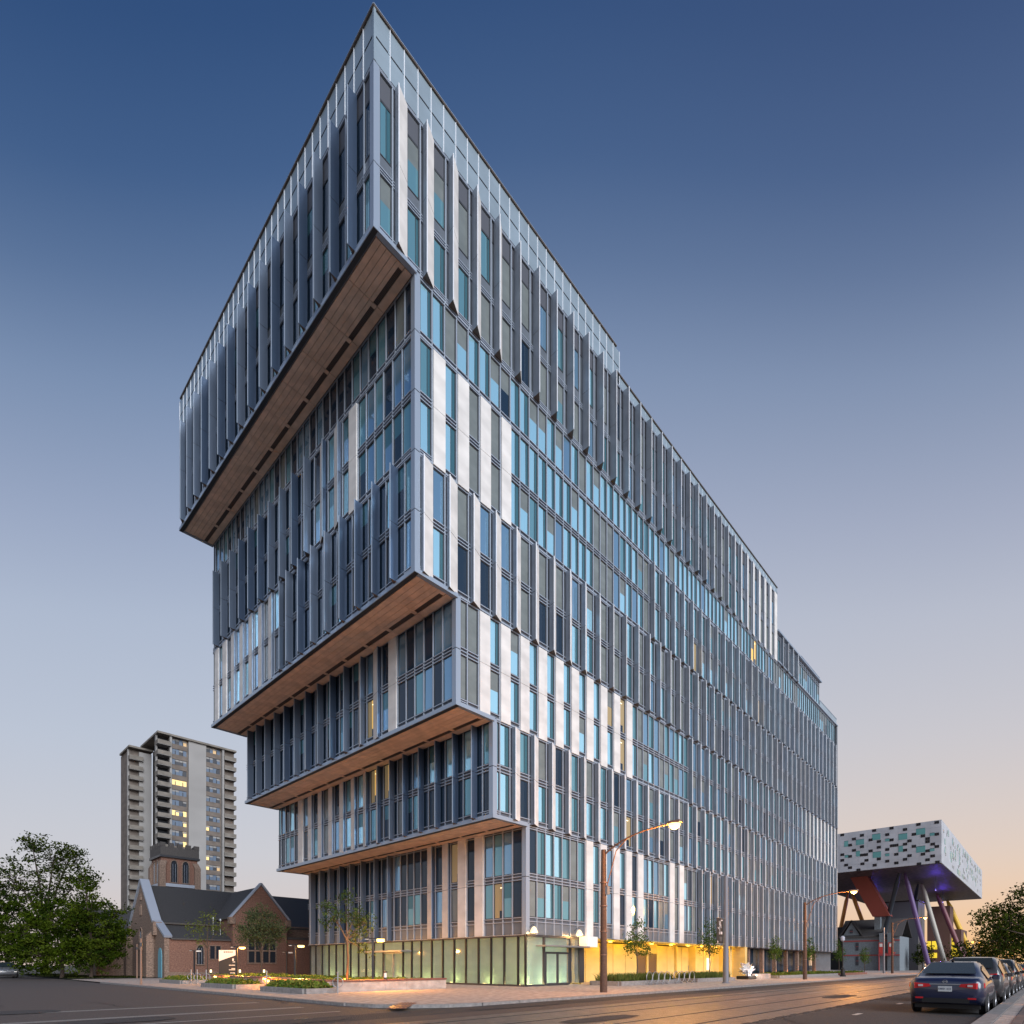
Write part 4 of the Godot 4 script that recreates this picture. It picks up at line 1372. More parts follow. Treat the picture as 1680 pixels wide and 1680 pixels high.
# ---------------------------------------------------------------- raised tabletop building and what stands beneath it
func build_tabletop():
	var t := thing("raised_building", "white raised box dotted with black squares, standing on tall slanted coloured legs", "building", V(0, 0, 0))
	var x0 := 122.5; var x1 := 213.0; var z0 := -24.0; var z1 := 7.2; var y0 := 22.9; var y1 := 31.95
	var w := MB.new()
	w.box(G("table_white"), V((x0 + x1) * 0.5, (y0 + y1) * 0.5, (z0 + z1) * 0.5), V(x1 - x0, y1 - y0, z1 - z0))
	part("wall", w, t)
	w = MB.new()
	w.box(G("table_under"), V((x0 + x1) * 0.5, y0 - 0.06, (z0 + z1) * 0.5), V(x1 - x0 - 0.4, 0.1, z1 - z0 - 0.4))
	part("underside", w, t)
	# metal sheets of the end wall, standing slightly proud with open joints
	var sh := MB.new()
	sh.box(G("table_white"), V(0, 0, 0), V(0.06, 1.49, 1.9))
	var shm := sh.mesh()
	for j in 6:
		for i in 11:
			inst("sheet_panel", shm, t, V(x0 - 0.03, y0 + 0.76 + 1.508 * j, z1 - 0.98 - 1.92 * i))
	var black := [[-11.4, 31.7], [-9.0, 30.4], [-7.4, 31.0], [-5.0, 31.7], [-9.8, 29.1], [-7.4, 28.4], [-9.0, 27.8], [-5.7, 29.7], [-4.1, 29.1], [-4.1, 27.8], [-5.7, 27.2], [-11.4, 27.1], [-9.8, 26.5], [-11.4, 25.8], [-6.6, 26.5], [-7.4, 26.5], [-10.6, 24.6], [-9.8, 23.9], [-6.5, 25.2], [-7.3, 24.5], [-4.1, 25.2], [-8.1, 23.2], [-4.9, 23.9], [-2.5, 30.4], [-1.7, 31.7], [0.8, 31.0], [-1.7, 29.1], [-1.6, 27.8], [-0.8, 27.8], [-2.5, 27.1], [1.6, 28.4], [0.8, 27.8], [0.8, 26.5], [-0.8, 25.8], [-2.5, 24.5], [1.6, 25.2], [0.8, 24.5], [-0.8, 23.9], [3.2, 31.7], [6.4, 31.6], [2.4, 29.7], [4.0, 29.1], [4.8, 28.4], [4.8, 27.75], [5.7, 27.1], [2.4, 27.1], [6.4, 29.1], [6.4, 26.5], [4.8, 25.8], [4.0, 25.2], [5.7, 24.6], [4.8, 23.9], [3.3, 23.2], [6.5, 23.2]]
	var bw := MB.new()
	bw.box(G("black_metal"), V(0, 0, 0), V(0.1, 0.6, 0.78))
	bw.box(G("table_under"), V(-0.04, 0, 0), V(0.05, 0.6, 0.04))
	var bm := bw.mesh()
	for q in black:
		inst("black_square", bm, t, V(x0 - 0.05, q[1] - 0.1, q[0]))
	for q in [[-10.6, 29.4, 0.8, 1.3], [-7.8, 29.4, 1.6, 1.2], [-4.6, 30.1, 1.6, 1.3], [-2.5, 29.1, 0.8, 0.6], [0.4, 29.4, 1.6, 1.3], [3.6, 30.0, 1.6, 1.3], [5.6, 29.1, 0.8, 0.6], [-10.5, 26.5, 0.8, 0.6], [-8.2, 26.8, 0.8, 1.2], [-4.5, 26.1, 1.6, 1.3], [-2.5, 25.8, 0.8, 0.6], [0.0, 26.8, 0.8, 1.3], [3.6, 26.2, 1.6, 1.3], [5.6, 25.8, 0.8, 0.6]]:
		var g := MB.new()
		g.box(G("table_pane"), V(0, 0, 0), V(0.09, q[3], q[2]))
		g.box(G("pane_frame"), V(-0.03, q[3] * 0.5, 0), V(0.08, 0.06, q[2]))
		part("window", g, t, V(x0 - 0.05, q[1], q[0]))
	# the long side: dim squares and windows in perspective
	for i in 120:
		var g := MB.new()
		var lit := rng.randf() < 0.35
		g.box(G("table_pane" if lit else "table_grey"), V(0, 0, 0), V(1.2 if lit else 0.8, 1.2 if lit else 0.62, 0.1))
		piece("square", g.mesh(), V(x0 + 2.0 + rng.randf() * 84.0, [24.2, 25.5, 26.2, 26.8, 28.1, 29.4, 30.0, 30.7][rng.randi() % 8], z1 + 0.03), 1.0)
	flush("square", "far_squares", t)
	# legs
	var legs := [["leg_orange", V(166.4, 22.85, -20.5), V(163.2, 0, -23.9), 0.55], ["leg_orange", V(164.9, 22.85, -19.2), V(164.0, 0, -11.8), 0.55], ["leg_black", V(132.4, 22.85, -1.9), V(143.0, 0, -9.0), 0.5], ["leg_purple", V(133.2, 22.85, -1.0), V(132.8, 0, 3.9), 0.5], ["leg_black", V(157.4, 22.85, -1.9), V(167.9, 0, -7.5), 0.5], ["leg_grey", V(158.0, 22.85, -1.2), V(155.9, 0, 4.4), 0.55], ["leg_maroon", V(185.9, 22.85, -1.4), V(187.8, 0, 5.8), 0.65], ["leg_yellow", V(217.0 - 4.5, 22.85, -1.8), V(210.6, 0, 6.2), 0.75]]
	var words := {"leg_orange": "orange leg", "leg_black": "dark leg", "leg_purple": "purple leg", "leg_grey": "pale grey leg", "leg_maroon": "maroon leg", "leg_yellow": "yellow leg"}
	for l in legs:
		var m := MB.new()
		var d: Vector3 = (l[2] - l[1]).normalized()
		m.tube(G(l[0]), l[1], l[1] + d * 2.5, l[3] * 0.45, l[3], 12)
		m.tube(G(l[0]), l[1] + d * 2.5, l[2] - d * 2.0, l[3], l[3], 12)
		m.tube(G(l[0]), l[2] - d * 2.0, l[2], l[3], l[3] * 0.45, 12)
		var o := part("leg", m, t)
		o.set_meta("label", words[l[0]])
	var st := MB.new()
	var off := V(3.2, -9.6, 4.1)
	st.prism(G("leg_red"), [V(132.0, 22.8, -12.0), V(132.0, 22.8, -8.4), V(135.5, 22.8, -8.4), V(135.5, 22.8, -12.0)], off)
	var sc := part("stair_tube", st, t)
	sc.set_meta("label", "dark red slanted stair enclosure")
	# purple light under the box: hanging lamps and rods added to spread it
	for p in [V(143.5, 19.4, 3.6), V(168.0, 19.4, -14.5), V(178.0, 19.4, 1.0)]:
		var rod := MB.new()
		rod.tube(G("dark_metal"), p, V(p.x, 22.85, p.z), 0.05, 0.05, 6)
		part("added_lamp_rod", rod, t)
		var lm := MB.new()
		lm.box(G("added_lamp_purple"), V(0, 0, 0), V(0.3, 0.12, 0.2))
		part("added_purple_lamp", lm, t, p)
		omni(t, p + V(0, 0.15, 0), Color(0.42, 0.3, 1.0), 16.0, 0.15, 30.0)

func build_houses():
	# grey stone house with red trim
	var h := thing("grey_house", "grey house with slate roof, gable and red trim bands under the raised white box", "house", V(138, 0, -15))
	var w := MB.new()
	w.box(G("house_grey"), V(6, 4.2, 6.0), V(12, 8.4, 12.4))
	w.prism(G("house_grey"), [V(0, 8.4, -0.2), V(0, 8.4, 4.0), V(0, 12.2, 1.9)], V(6, 0, 0))
	part("wall", w, h)
	w = MB.new()
	gable_roof(w, "slate", -0.6, 12.6, -0.9, 12.8, 8.3, 12.9, false)
	gable_roof(w, "slate", -0.5, 6.0, -0.7, 4.5, 8.5, 12.6)
	part("roof", w, h)
	w = MB.new()
	w.box(G("house_grey"), V(2.5, 11.6, 7.2), V(1.2, 4.6, 1.3))
	part("chimney", w, h)
	for y in [7.4, 3.8]:
		w = MB.new()
		w.box(G("trim_red"), V(-0.05, y, 6.0), V(0.14, 0.32, 12.5))
		part("trim_band", w, h)
	for q in [[1.9, 9.9, 0.7, 1.0], [3.2, 6.0, 0.6, 2.0], [3.2, 2.4, 0.6, 2.2]]:
		w = MB.new()
		w.box(G("flat_pane_dark"), V(0, 0, 0), V(0.12, q[3], q[2]))
		var win := part("window", w, h, V(-0.06, q[1], q[0]))
		w = MB.new()
		w.box(G("trim_red"), V(-0.05, 0, 0), V(0.08, 0.1, q[2]))
		part("frame", w, win)
	for x in [[8.6, 3.6], [10.3, 3.6]]:
		w = MB.new()
		w.box(G("house_grey"), V(-0.5, 4.6, x[0]), V(1.0, 9.2, 0.9))
		part("pier", w, h)
	w = MB.new()
	w.prism(G("trim_red"), [V(-0.1, 4.4, 8.2), V(-0.1, 4.4, 11.4), V(-2.6, 3.6, 11.4), V(-2.6, 3.6, 8.2)], V(0, 0.16, 0))
	part("entrance_canopy", w, h)
	w = MB.new()
	w.tube(G("trim_red"), V(-2.5, 0, 8.4), V(-2.5, 3.6, 8.4), 0.14, 0.14, 6)
	w.tube(G("trim_red"), V(-2.5, 0, 11.2), V(-2.5, 3.6, 11.2), 0.14, 0.14, 6)
	part("canopy_posts", w, h)
	for i in 2:
		var b := thing("banner", "red banner with white block hanging left on the grey house's piers" if i == 0 else "red banner with white block hanging right on the grey house's piers", "banner", V(136.7, 4.2, -6.4 + 2.0 * i), 0.0, "banners on the grey house")
		w = MB.new()
		w.box(G("banner_red"), V(0, 1.2, 0), V(0.06, 2.9, 1.0))
		part("cloth", w, b)
		w = MB.new()
		w.box(G("render_white"), V(-0.04, 2.0, 0), V(0.02, 0.8, 0.6))
		part("print", w, b)
		w = MB.new()
		w.tube(G("steel"), V(0, 2.7, -0.6), V(0, 2.7, 0.6), 0.04, 0.04, 6)
		part("rod", w, b)
	var d := thing("dark_block", "black flat-roofed block behind the grey house, beneath the raised white box", "building", V(153, 0, -10))
	w = MB.new()
	w.box(G("panel_dark"), V(5, 9.0, 4), V(10, 18.0, 9.5))
	part("wall", w, d)
	w = MB.new()
	w.box(G("black_metal"), V(5, 18.1, 4), V(10.3, 0.3, 9.8))
	part("roof", w, d)
	w = MB.new()
	w.box(G("black_metal"), V(14, 5.5, -10), V(10, 14.0, 16))
	part("wing", w, d)
	var b2 := thing("brick_hall", "brown brick block with yellow lit glazing right of the grey house", "building", V(196, 0, -5.2))
	w = MB.new()
	w.box(G("hall_brick"), V(4, 9.9, 3.0), V(8, 19.8, 5.8))
	w.box(G("hall_brick"), V(16, 6.4, 4.6), V(15.9, 12.8, 6.6))
	part("wall", w, b2)
	for q in [[0.6, 7.6, 1.0, 2.6], [2.0, 7.6, 1.3, 2.6], [0.6, 4.4, 1.0, 1.6], [2.0, 4.4, 1.3, 1.6]]:
		w = MB.new()
		w.box(G("yellow_window"), V(0, 0, 0), V(0.1, q[3], q[2]))
		part("lit_window", w, b2, V(-0.05, q[1], q[0]))
	var ye := thing("lit_glass_stair", "yellow lit leaning glass wall beside the brown brick block", "building", V(188, 0, 2.2))
	w = MB.new()
	w.prism(G("yellow_window"), [V(0, 0, -0.4), V(0, 0, 3.6), V(0, 5.0, 2.2), V(0, 11.0, -0.2)], V(1.5, 0, 0))
	part("lit_window", w, ye)
	for i in 9:
		w = MB.new()
		w.box(G("black_metal"), V(0, 0, 0), V(0.1, 0.5, 0.4))
		part("square", w, ye, V(-0.04, 0.9 + 0.95 * i, 0.1 + 0.7 * float((i * 5) % 4) * (1.0 - i * 0.1)))

# ---------------------------------------------------------------- street lamps and poles
func cobra(o: Node3D, pole_h: float, arm: float, m: String, lamp_h: float, energy: float):
	var p := MB.new()
	p.tube(G(m), V(0, 0, 0), V(0, pole_h, 0), 0.19, 0.13, 14)
	part("pole", p, o)
	p = MB.new()
	for y in [1.9, 3.1, 4.4, 5.6]:
		p.lathe(G("lamp_arm"), V(0, y, 0), [[0.195, 0.0], [0.195, 0.04]], 14)
	p.box(G("steel"), V(0.05, 5.2, 0.2), V(0.22, 0.4, 0.14))
	part("pole_bands", p, o)
	p = MB.new()
	var a := []
	for i in 11:
		var t := i / 10.0
		a.append(V(0, lerpf(pole_h - 0.3, lamp_h, sin(t * PI / 2)) , arm * (t * 0.55 + 0.45 * t * t)))
	p.path(G("lamp_arm"), a, 0.05, 0.035, 8)
	p.path(G("lamp_arm"), [V(0, pole_h - 2.2, 0.1), a[3] + V(0, -0.3, 0), a[5]], 0.03, 0.025, 6)
	part("arm", p, o)
	p = MB.new()
	p.bbox(G("lamp_arm"), V(0, lamp_h + 0.06, arm + 0.25), V(0.3, 0.14, 0.7), 0.05)
	part("lamp_head", p, o)
	p = MB.new()
	p.lathe(G("bulb_sodium"), V(0, lamp_h - 0.05, arm + 0.25), [[0.0, -0.22], [0.14, -0.19], [0.24, -0.09], [0.27, 0.02], [0.0, 0.03]], 18)
	part("bulb", p, o)
	omni(o, V(0, lamp_h - 0.36, arm + 0.25), Color(1.0, 0.66, 0.28), energy, 0.2, 40.0)

func street_lamps():
	var a := thing("street_lamp", "wooden street lamp pole with lit curved arm standing before the lobby's street door", "street lamp", V(-2.83, 0, 7.9), 0.0, "street lamps on wooden poles")
	cobra(a, 7.3, 3.7, "wood_pole", 8.0, SODIUM)
	var b := thing("street_lamp", "wooden street lamp pole halfway down the long facade, its lamp lit before the white box", "street lamp", V(32.05, 0, 7.2), 0.0, "street lamps on wooden poles")
	cobra(b, 7.4, 3.9, "wood_pole", 8.15, SODIUM)
	var c := thing("street_lamp", "farthest wooden street lamp pole, lit, in front of the brown brick block", "street lamp", V(84.5, 0, 5.1), 0.0, "street lamps on wooden poles")
	cobra(c, 8.4, 4.2, "wood_pole", 9.0, SODIUM)
	# steel pole with the dark banner
	var p := thing("steel_pole", "plain grey steel pole carrying a dark banner beside the kerb", "pole", V(15.95, 0, 6.3))
	var mb := MB.new()
	mb.tube(G("pole_grey"), V(0, 0, 0), V(0, 8.25, 0), 0.23, 0.17, 14)
	part("shaft", mb, p)
	mb = MB.new()
	mb.lathe(G("pole_grey"), V(0, 0, 0), [[0.3, 0.0], [0.3, 0.04], [0.24, 0.1]], 14)
	part("base_collar", mb, p)
	mb = MB.new()
	for y in [4.95, 3.0]:
		mb.tube(G("steel"), V(0, y, 0), V(-1.75, y, 0.0), 0.025, 0.02, 6)
	part("banner_bracket", mb, p)
	var bn := thing("street_banner", "black street banner with white marks hung from the grey steel pole", "banner", V(14.85, 3.0, 6.3))
	mb = MB.new()
	mb.box(G("black_cloth"), V(0, 0.98, 0), V(1.1, 1.9, 0.03))
	part("cloth", mb, bn)
	# white brush-like strokes and a block of small print, as far as they can be read
	for q in [[0.3, 1.78, 0.32, 0.09, 0.0], [-0.12, 1.55, 0.08, 0.34, 0.2], [0.05, 1.5, 0.07, 0.4, -0.15], [0.16, 1.34, 0.07, 0.3, 0.1], [-0.3, 1.18, 0.2, 0.08, -0.5], [-0.06, 1.12, 0.06, 0.4, 0.15], [-0.12, 0.8, 0.08, 0.2, 0.0], [0.24, 0.82, 0.3, 0.2, 0.0], [-0.4, 0.14, 0.14, 0.14, 0.7]]:
		mb = MB.new()
		mb.box(G("print_pale"), V(0, 0, 0), V(q[2], q[3], 0.01), Basis(Vector3.BACK, q[4]))
		part("print", mb, bn, V(q[0], q[1], 0.022))
	for i in 4:
		mb = MB.new()
		mb.box(G("print_dim"), V(0, 0, 0), V(0.5 - 0.06 * i, 0.04, 0.01))
		part("print", mb, bn, V(0.15, 0.5 - 0.09 * i, 0.022))
	for q in [[83.5, 4.1, 7.6, "grey_pole", "grey steel pole by the grey house, left of the farthest wooden lamp pole"], [-15.9, -22.4, 3.3, "sign_post", "thin brown post at the kerb left of the church gable"], [-10.7, -45.0, 3.6, "sign_post", "thin grey post before the church's street gable"]]:
		var o := thing(q[3], q[4], "pole", V(q[0], 0, q[1]))
		mb = MB.new()
		mb.tube(G("post_brown" if q[3] == "sign_post" else "pole_grey"), V(0, 0, 0), V(0, q[2], 0), 0.07 if q[3] == "sign_post" else 0.16, 0.06 if q[3] == "sign_post" else 0.13, 10)
		part("shaft", mb, o)
		mb = MB.new()
		mb.lathe(G("dark_metal"), V(0, q[2] - 0.6, 0), [[0.1, 0.0], [0.1, 0.25], [0.06, 0.27]], 10)
		part("collar", mb, o)
	# old fashioned black lamp post
	var k := thing("lamp_post", "old fashioned black lamp post near the far end of the long facade", "lamp post", V(50.5, 0, 6.0))
	mb = MB.new()
	mb.lathe(G("black_metal"), V(0, 0, 0), [[0.34, 0.0], [0.34, 0.15], [0.24, 0.25], [0.24, 0.9], [0.12, 1.1], [0.08, 1.3], [0.06, 4.2], [0.1, 4.25]], 12)
	part("post", mb, k)
	mb = MB.new()
	mb.lathe(G("frosted"), V(0, 4.25, 0), [[0.1, 0.0], [0.22, 0.15], [0.24, 0.5], [0.12, 0.62], [0.0, 0.66]], 12)
	part("lantern", mb, k)
	# slim plaza lamps with flat heads
	var spots := [[-9.78, -2.5, 1, "black slim plaza lamp, lit, in front of the long granite bench"], [-7.85, -15.6, 1, "black slim plaza lamp, lit, nearest the far corner of the glass lobby"], [-9.2, -22.8, 1, "slim plaza lamp glowing brightly beside the black and white sign"], [-7.7, -37.2, 0, "slim unlit plaza lamp before the church's pointed window"], [1.8, -37.4, 0, "slim unlit plaza lamp before the church wall near the lobby's far end"]]
	for q in spots:
		var o := thing("plaza_lamp", q[3], "lamp", V(q[0], 0, q[1]), -0.6, "slim black plaza lamps")
		mb = MB.new()
		mb.box(G("black_metal"), V(0, 1.4, 0), V(0.12, 2.8, 0.12))
		part("post", mb, o)
		mb = MB.new()
		mb.box(G("dark_metal"), V(0, 0.02, 0), V(0.5, 0.05, 0.4))
		part("base_plate", mb, o)
		mb = MB.new()
		mb.bbox(G("black_metal"), V(0.12, 2.86, 0), V(1.1, 0.06, 0.2), 0.02)
		part("lamp_head", mb, o)
		mb = MB.new()
		mb.box(G("bulb_sodium" if q[2] else "lamp_pale"), V(0.42, 2.765, 0), V(0.42, 0.14, 0.26))
		part("bulb", mb, o)
		mb = MB.new()
		mb.box(G("lamp_pale"), V(-0.32, 2.815, 0), V(0.2, 0.04, 0.15))
		part("bulb", mb, o)
		if q[2]: omni(o, V(0.42, 2.66, 0), Color(1.0, 0.68, 0.3), PLAZA, 0.1, 15.0)
	# low bollard lights
	var bs := [[-8.4, -30.7, "low bollard light left of the black and white sign"], [-6.6, -28.8, "low bollard light just right of the black and white sign"], [-5.1, -27.2, "low bollard light beneath the round clipped tree"], [-9.35, -1.95, "low bollard light at the foot of the long granite bench"]]
	for i in 4:
		var q = bs[i]
		var o := thing("bollard_light", q[2], "bollard", V(q[0], 0, q[1]), 0.0, "bollard lights on the plaza")
		mb = MB.new()
		mb.lathe(G("dark_metal"), V(0, 0, 0), [[0.09, 0.0], [0.09, 0.72]], 12)
		mb.lathe(G("black_metal"), V(0, 0.98, 0), [[0.12, 0.0], [0.12, 0.06], [0.0, 0.09]], 12)
		part("post", mb, o)
		mb = MB.new()
		mb.lathe(G("lamp_warm" if i < 3 else "lamp_pale"), V(0, 0.72, 0), [[0.08, 0.0], [0.08, 0.26]], 12)
		part("bulb", mb, o)
		if i < 3: omni(o, V(0, 0.85, 0), Color(1.0, 0.72, 0.35), 1.0, 0.07, 6.0)
	# amber lamps far down the street
	var am := [[125.6, 12.1, 6.2, "far amber street lamp at the foot of the yellow leg, left of a pair"], [126.6, 13.2, 6.1, "far amber street lamp at the foot of the yellow leg, right of a pair"], [118.3, 18.9, 6.3, "far amber street lamp among the dark trees at the right edge"], [170.0, 15.4, 4.0, "low far amber lamp above the parked cars, left of two"], [171.0, 16.3, 4.0, "low far amber lamp above the parked cars, right of two"]]
	for q in am:
		var o := thing("amber_lamp", q[3], "street lamp", V(q[0], ROAD, q[1]), 0.0, "amber lamps far down the street")
		mb = MB.new()
		mb.tube(G("dark_metal"), V(0, 0, 0), V(0, q[2] - 0.25, 0), 0.07, 0.05, 8)
		part("pole", mb, o)
		mb = MB.new()
		mb.lathe(G("bulb_amber"), V(0, q[2], 0), [[0.0, -0.2], [0.22, -0.12], [0.24, 0.08], [0.0, 0.2]], 12)
		part("bulb", mb, o)
		omni(o, V(0, q[2], 0), Color(1.0, 0.42, 0.08), 12.0, 0.2, 30.0)

# ---------------------------------------------------------------- plaza beds, benches, sign
# low shrubs: many small leaves over a bed
func shrubs(o: Node3D, x0: float, x1: float, z0: float, z1: float, y: float, h: float, n: int, m := "shrub_leaf"):
	var mb := MB.new()
	var nz := FastNoiseLite.new()
	nz.seed = 5; nz.frequency = 1.1
	for i in n:
		var p := V(rng.randf_range(x0, x1), 0, rng.randf_range(z0, z1))
		var e := minf(minf(p.x - x0, x1 - p.x), minf(p.z - z0, z1 - p.z))
		p.y = y + h * (0.5 + 0.5 * nz.get_noise_2d(p.x * 2.0, p.z * 2.0)) * rng.randf_range(0.35, 1.1) * clampf(e / 0.25 + 0.35, 0, 1)
		leaf(mb, m, p, rng.randf_range(0.05, 0.11), [Color(0.06, 0.10, 0.02), Color(0.09, 0.12, 0.02), Color(0.13, 0.13, 0.03)][rng.randi() % 3])
	part("shrubs", mb, o, Vector3.ZERO, true)

func leaf(mb: MB, m: String, p: Vector3, s: float, c: Color):
	var u := V(rng.randfn(), rng.randfn(), rng.randfn()).normalized()
	var w := u.cross(V(rng.randfn(), rng.randfn(), rng.randfn())).normalized()
	var n := u.cross(w)
	mb.tint = c.lerp(c * 1.5, rng.randf() * 0.6)
	var k := G(m)
	mb.tri(k, p - u * s, p + w * s * 0.55, p + u * s, n, n, n)
	mb.tri(k, p - u * s, p + u * s, p - w * s * 0.55, n, n, n)

func blades(o: Node3D, x0: float, x1: float, z0: float, z1: float, y: float, h: float, n: int):
	var mb := MB.new()
	for i in n:
		var p := V(rng.randf_range(x0, x1), y, rng.randf_range(z0, z1))
		var lean := V(rng.randfn() * 0.25, 0, rng.randfn() * 0.25)
		var hh := h * rng.randf_range(0.5, 1.1)
		var s := V(rng.randfn(), 0, rng.randfn()).normalized() * 0.02
		mb.tint = Color(0.05, 0.08, 0.02).lerp(Color(0.12, 0.13, 0.04), rng.randf())
		var n0 := s.cross(Vector3.UP).normalized()
		var mid := p + V(0, hh * 0.6, 0) + lean * 0.3
		mb.quad(G("shrub_leaf"), p - s, p + s, mid + s * 0.7, mid - s * 0.7, n0)
		mb.tri(G("shrub_leaf"), mid - s * 0.7, mid + s * 0.7, p + V(0, hh, 0) + lean, n0, n0, n0)
	part("grasses", mb, o, Vector3.ZERO, true)

func bed(called: String, label: String, at: Vector3, e: Vector2, kerb_h: float, m: String) -> Node3D:
	var o := thing(called, label, "planter", at)
	var sides := [[V(0, 0, e.y * 0.5), V(e.x, kerb_h, 0.2)], [V(0, 0, -e.y * 0.5), V(e.x, kerb_h, 0.2)], [V(-e.x * 0.5, 0, 0), V(0.2, kerb_h, e.y - 0.21)], [V(e.x * 0.5, 0, 0), V(0.2, kerb_h, e.y - 0.21)]]
	for s in sides:
		var along_x: bool = s[1].x > s[1].z
		var len: float = s[1].x if along_x else s[1].z
		var k := maxi(1, roundi(len / 1.7))
		for i in k:
			var mb := MB.new()
			var sz: Vector3 = V(len / k - 0.012, kerb_h, s[1].z) if along_x else V(s[1].x, kerb_h, len / k - 0.012)
			mb.bbox(G(m), V(0, 0, 0), sz, 0.015)
			var off := -len * 0.5 + len / k * (i + 0.5)
			part("kerb_block", mb, o, s[0] + V(0, kerb_h * 0.5, 0) + (V(off, 0, 0) if along_x else V(0, 0, off)))
	var soil := MB.new()
	soil.box(G("earth"), V(0, kerb_h * 0.4, 0), V(e.x - 0.2, kerb_h * 0.8, e.y - 0.2))
	part("soil", soil, o)
	return o

func bench_wall(label: String, at: Vector3, turn: float, len: float, h: float):
	var o := thing("granite_bench", label, "bench", at, turn)
	var n := roundi(len / 1.5)
	for i in n:
		var mb := MB.new()
		mb.box(G("concrete"), V(0, 0, 0), V(len / n - 0.012, h - 0.09, 0.5))
		part("wall_block", mb, o, V(-len * 0.5 + len / n * (i + 0.5), (h - 0.09) * 0.5, 0))
		mb = MB.new()
		mb.bbox(G("granite"), V(0, 0, 0), V(len / n - 0.01, 0.09, 0.66), 0.012)
		part("seat_slab", mb, o, V(-len * 0.5 + len / n * (i + 0.5), h - 0.044, 0))

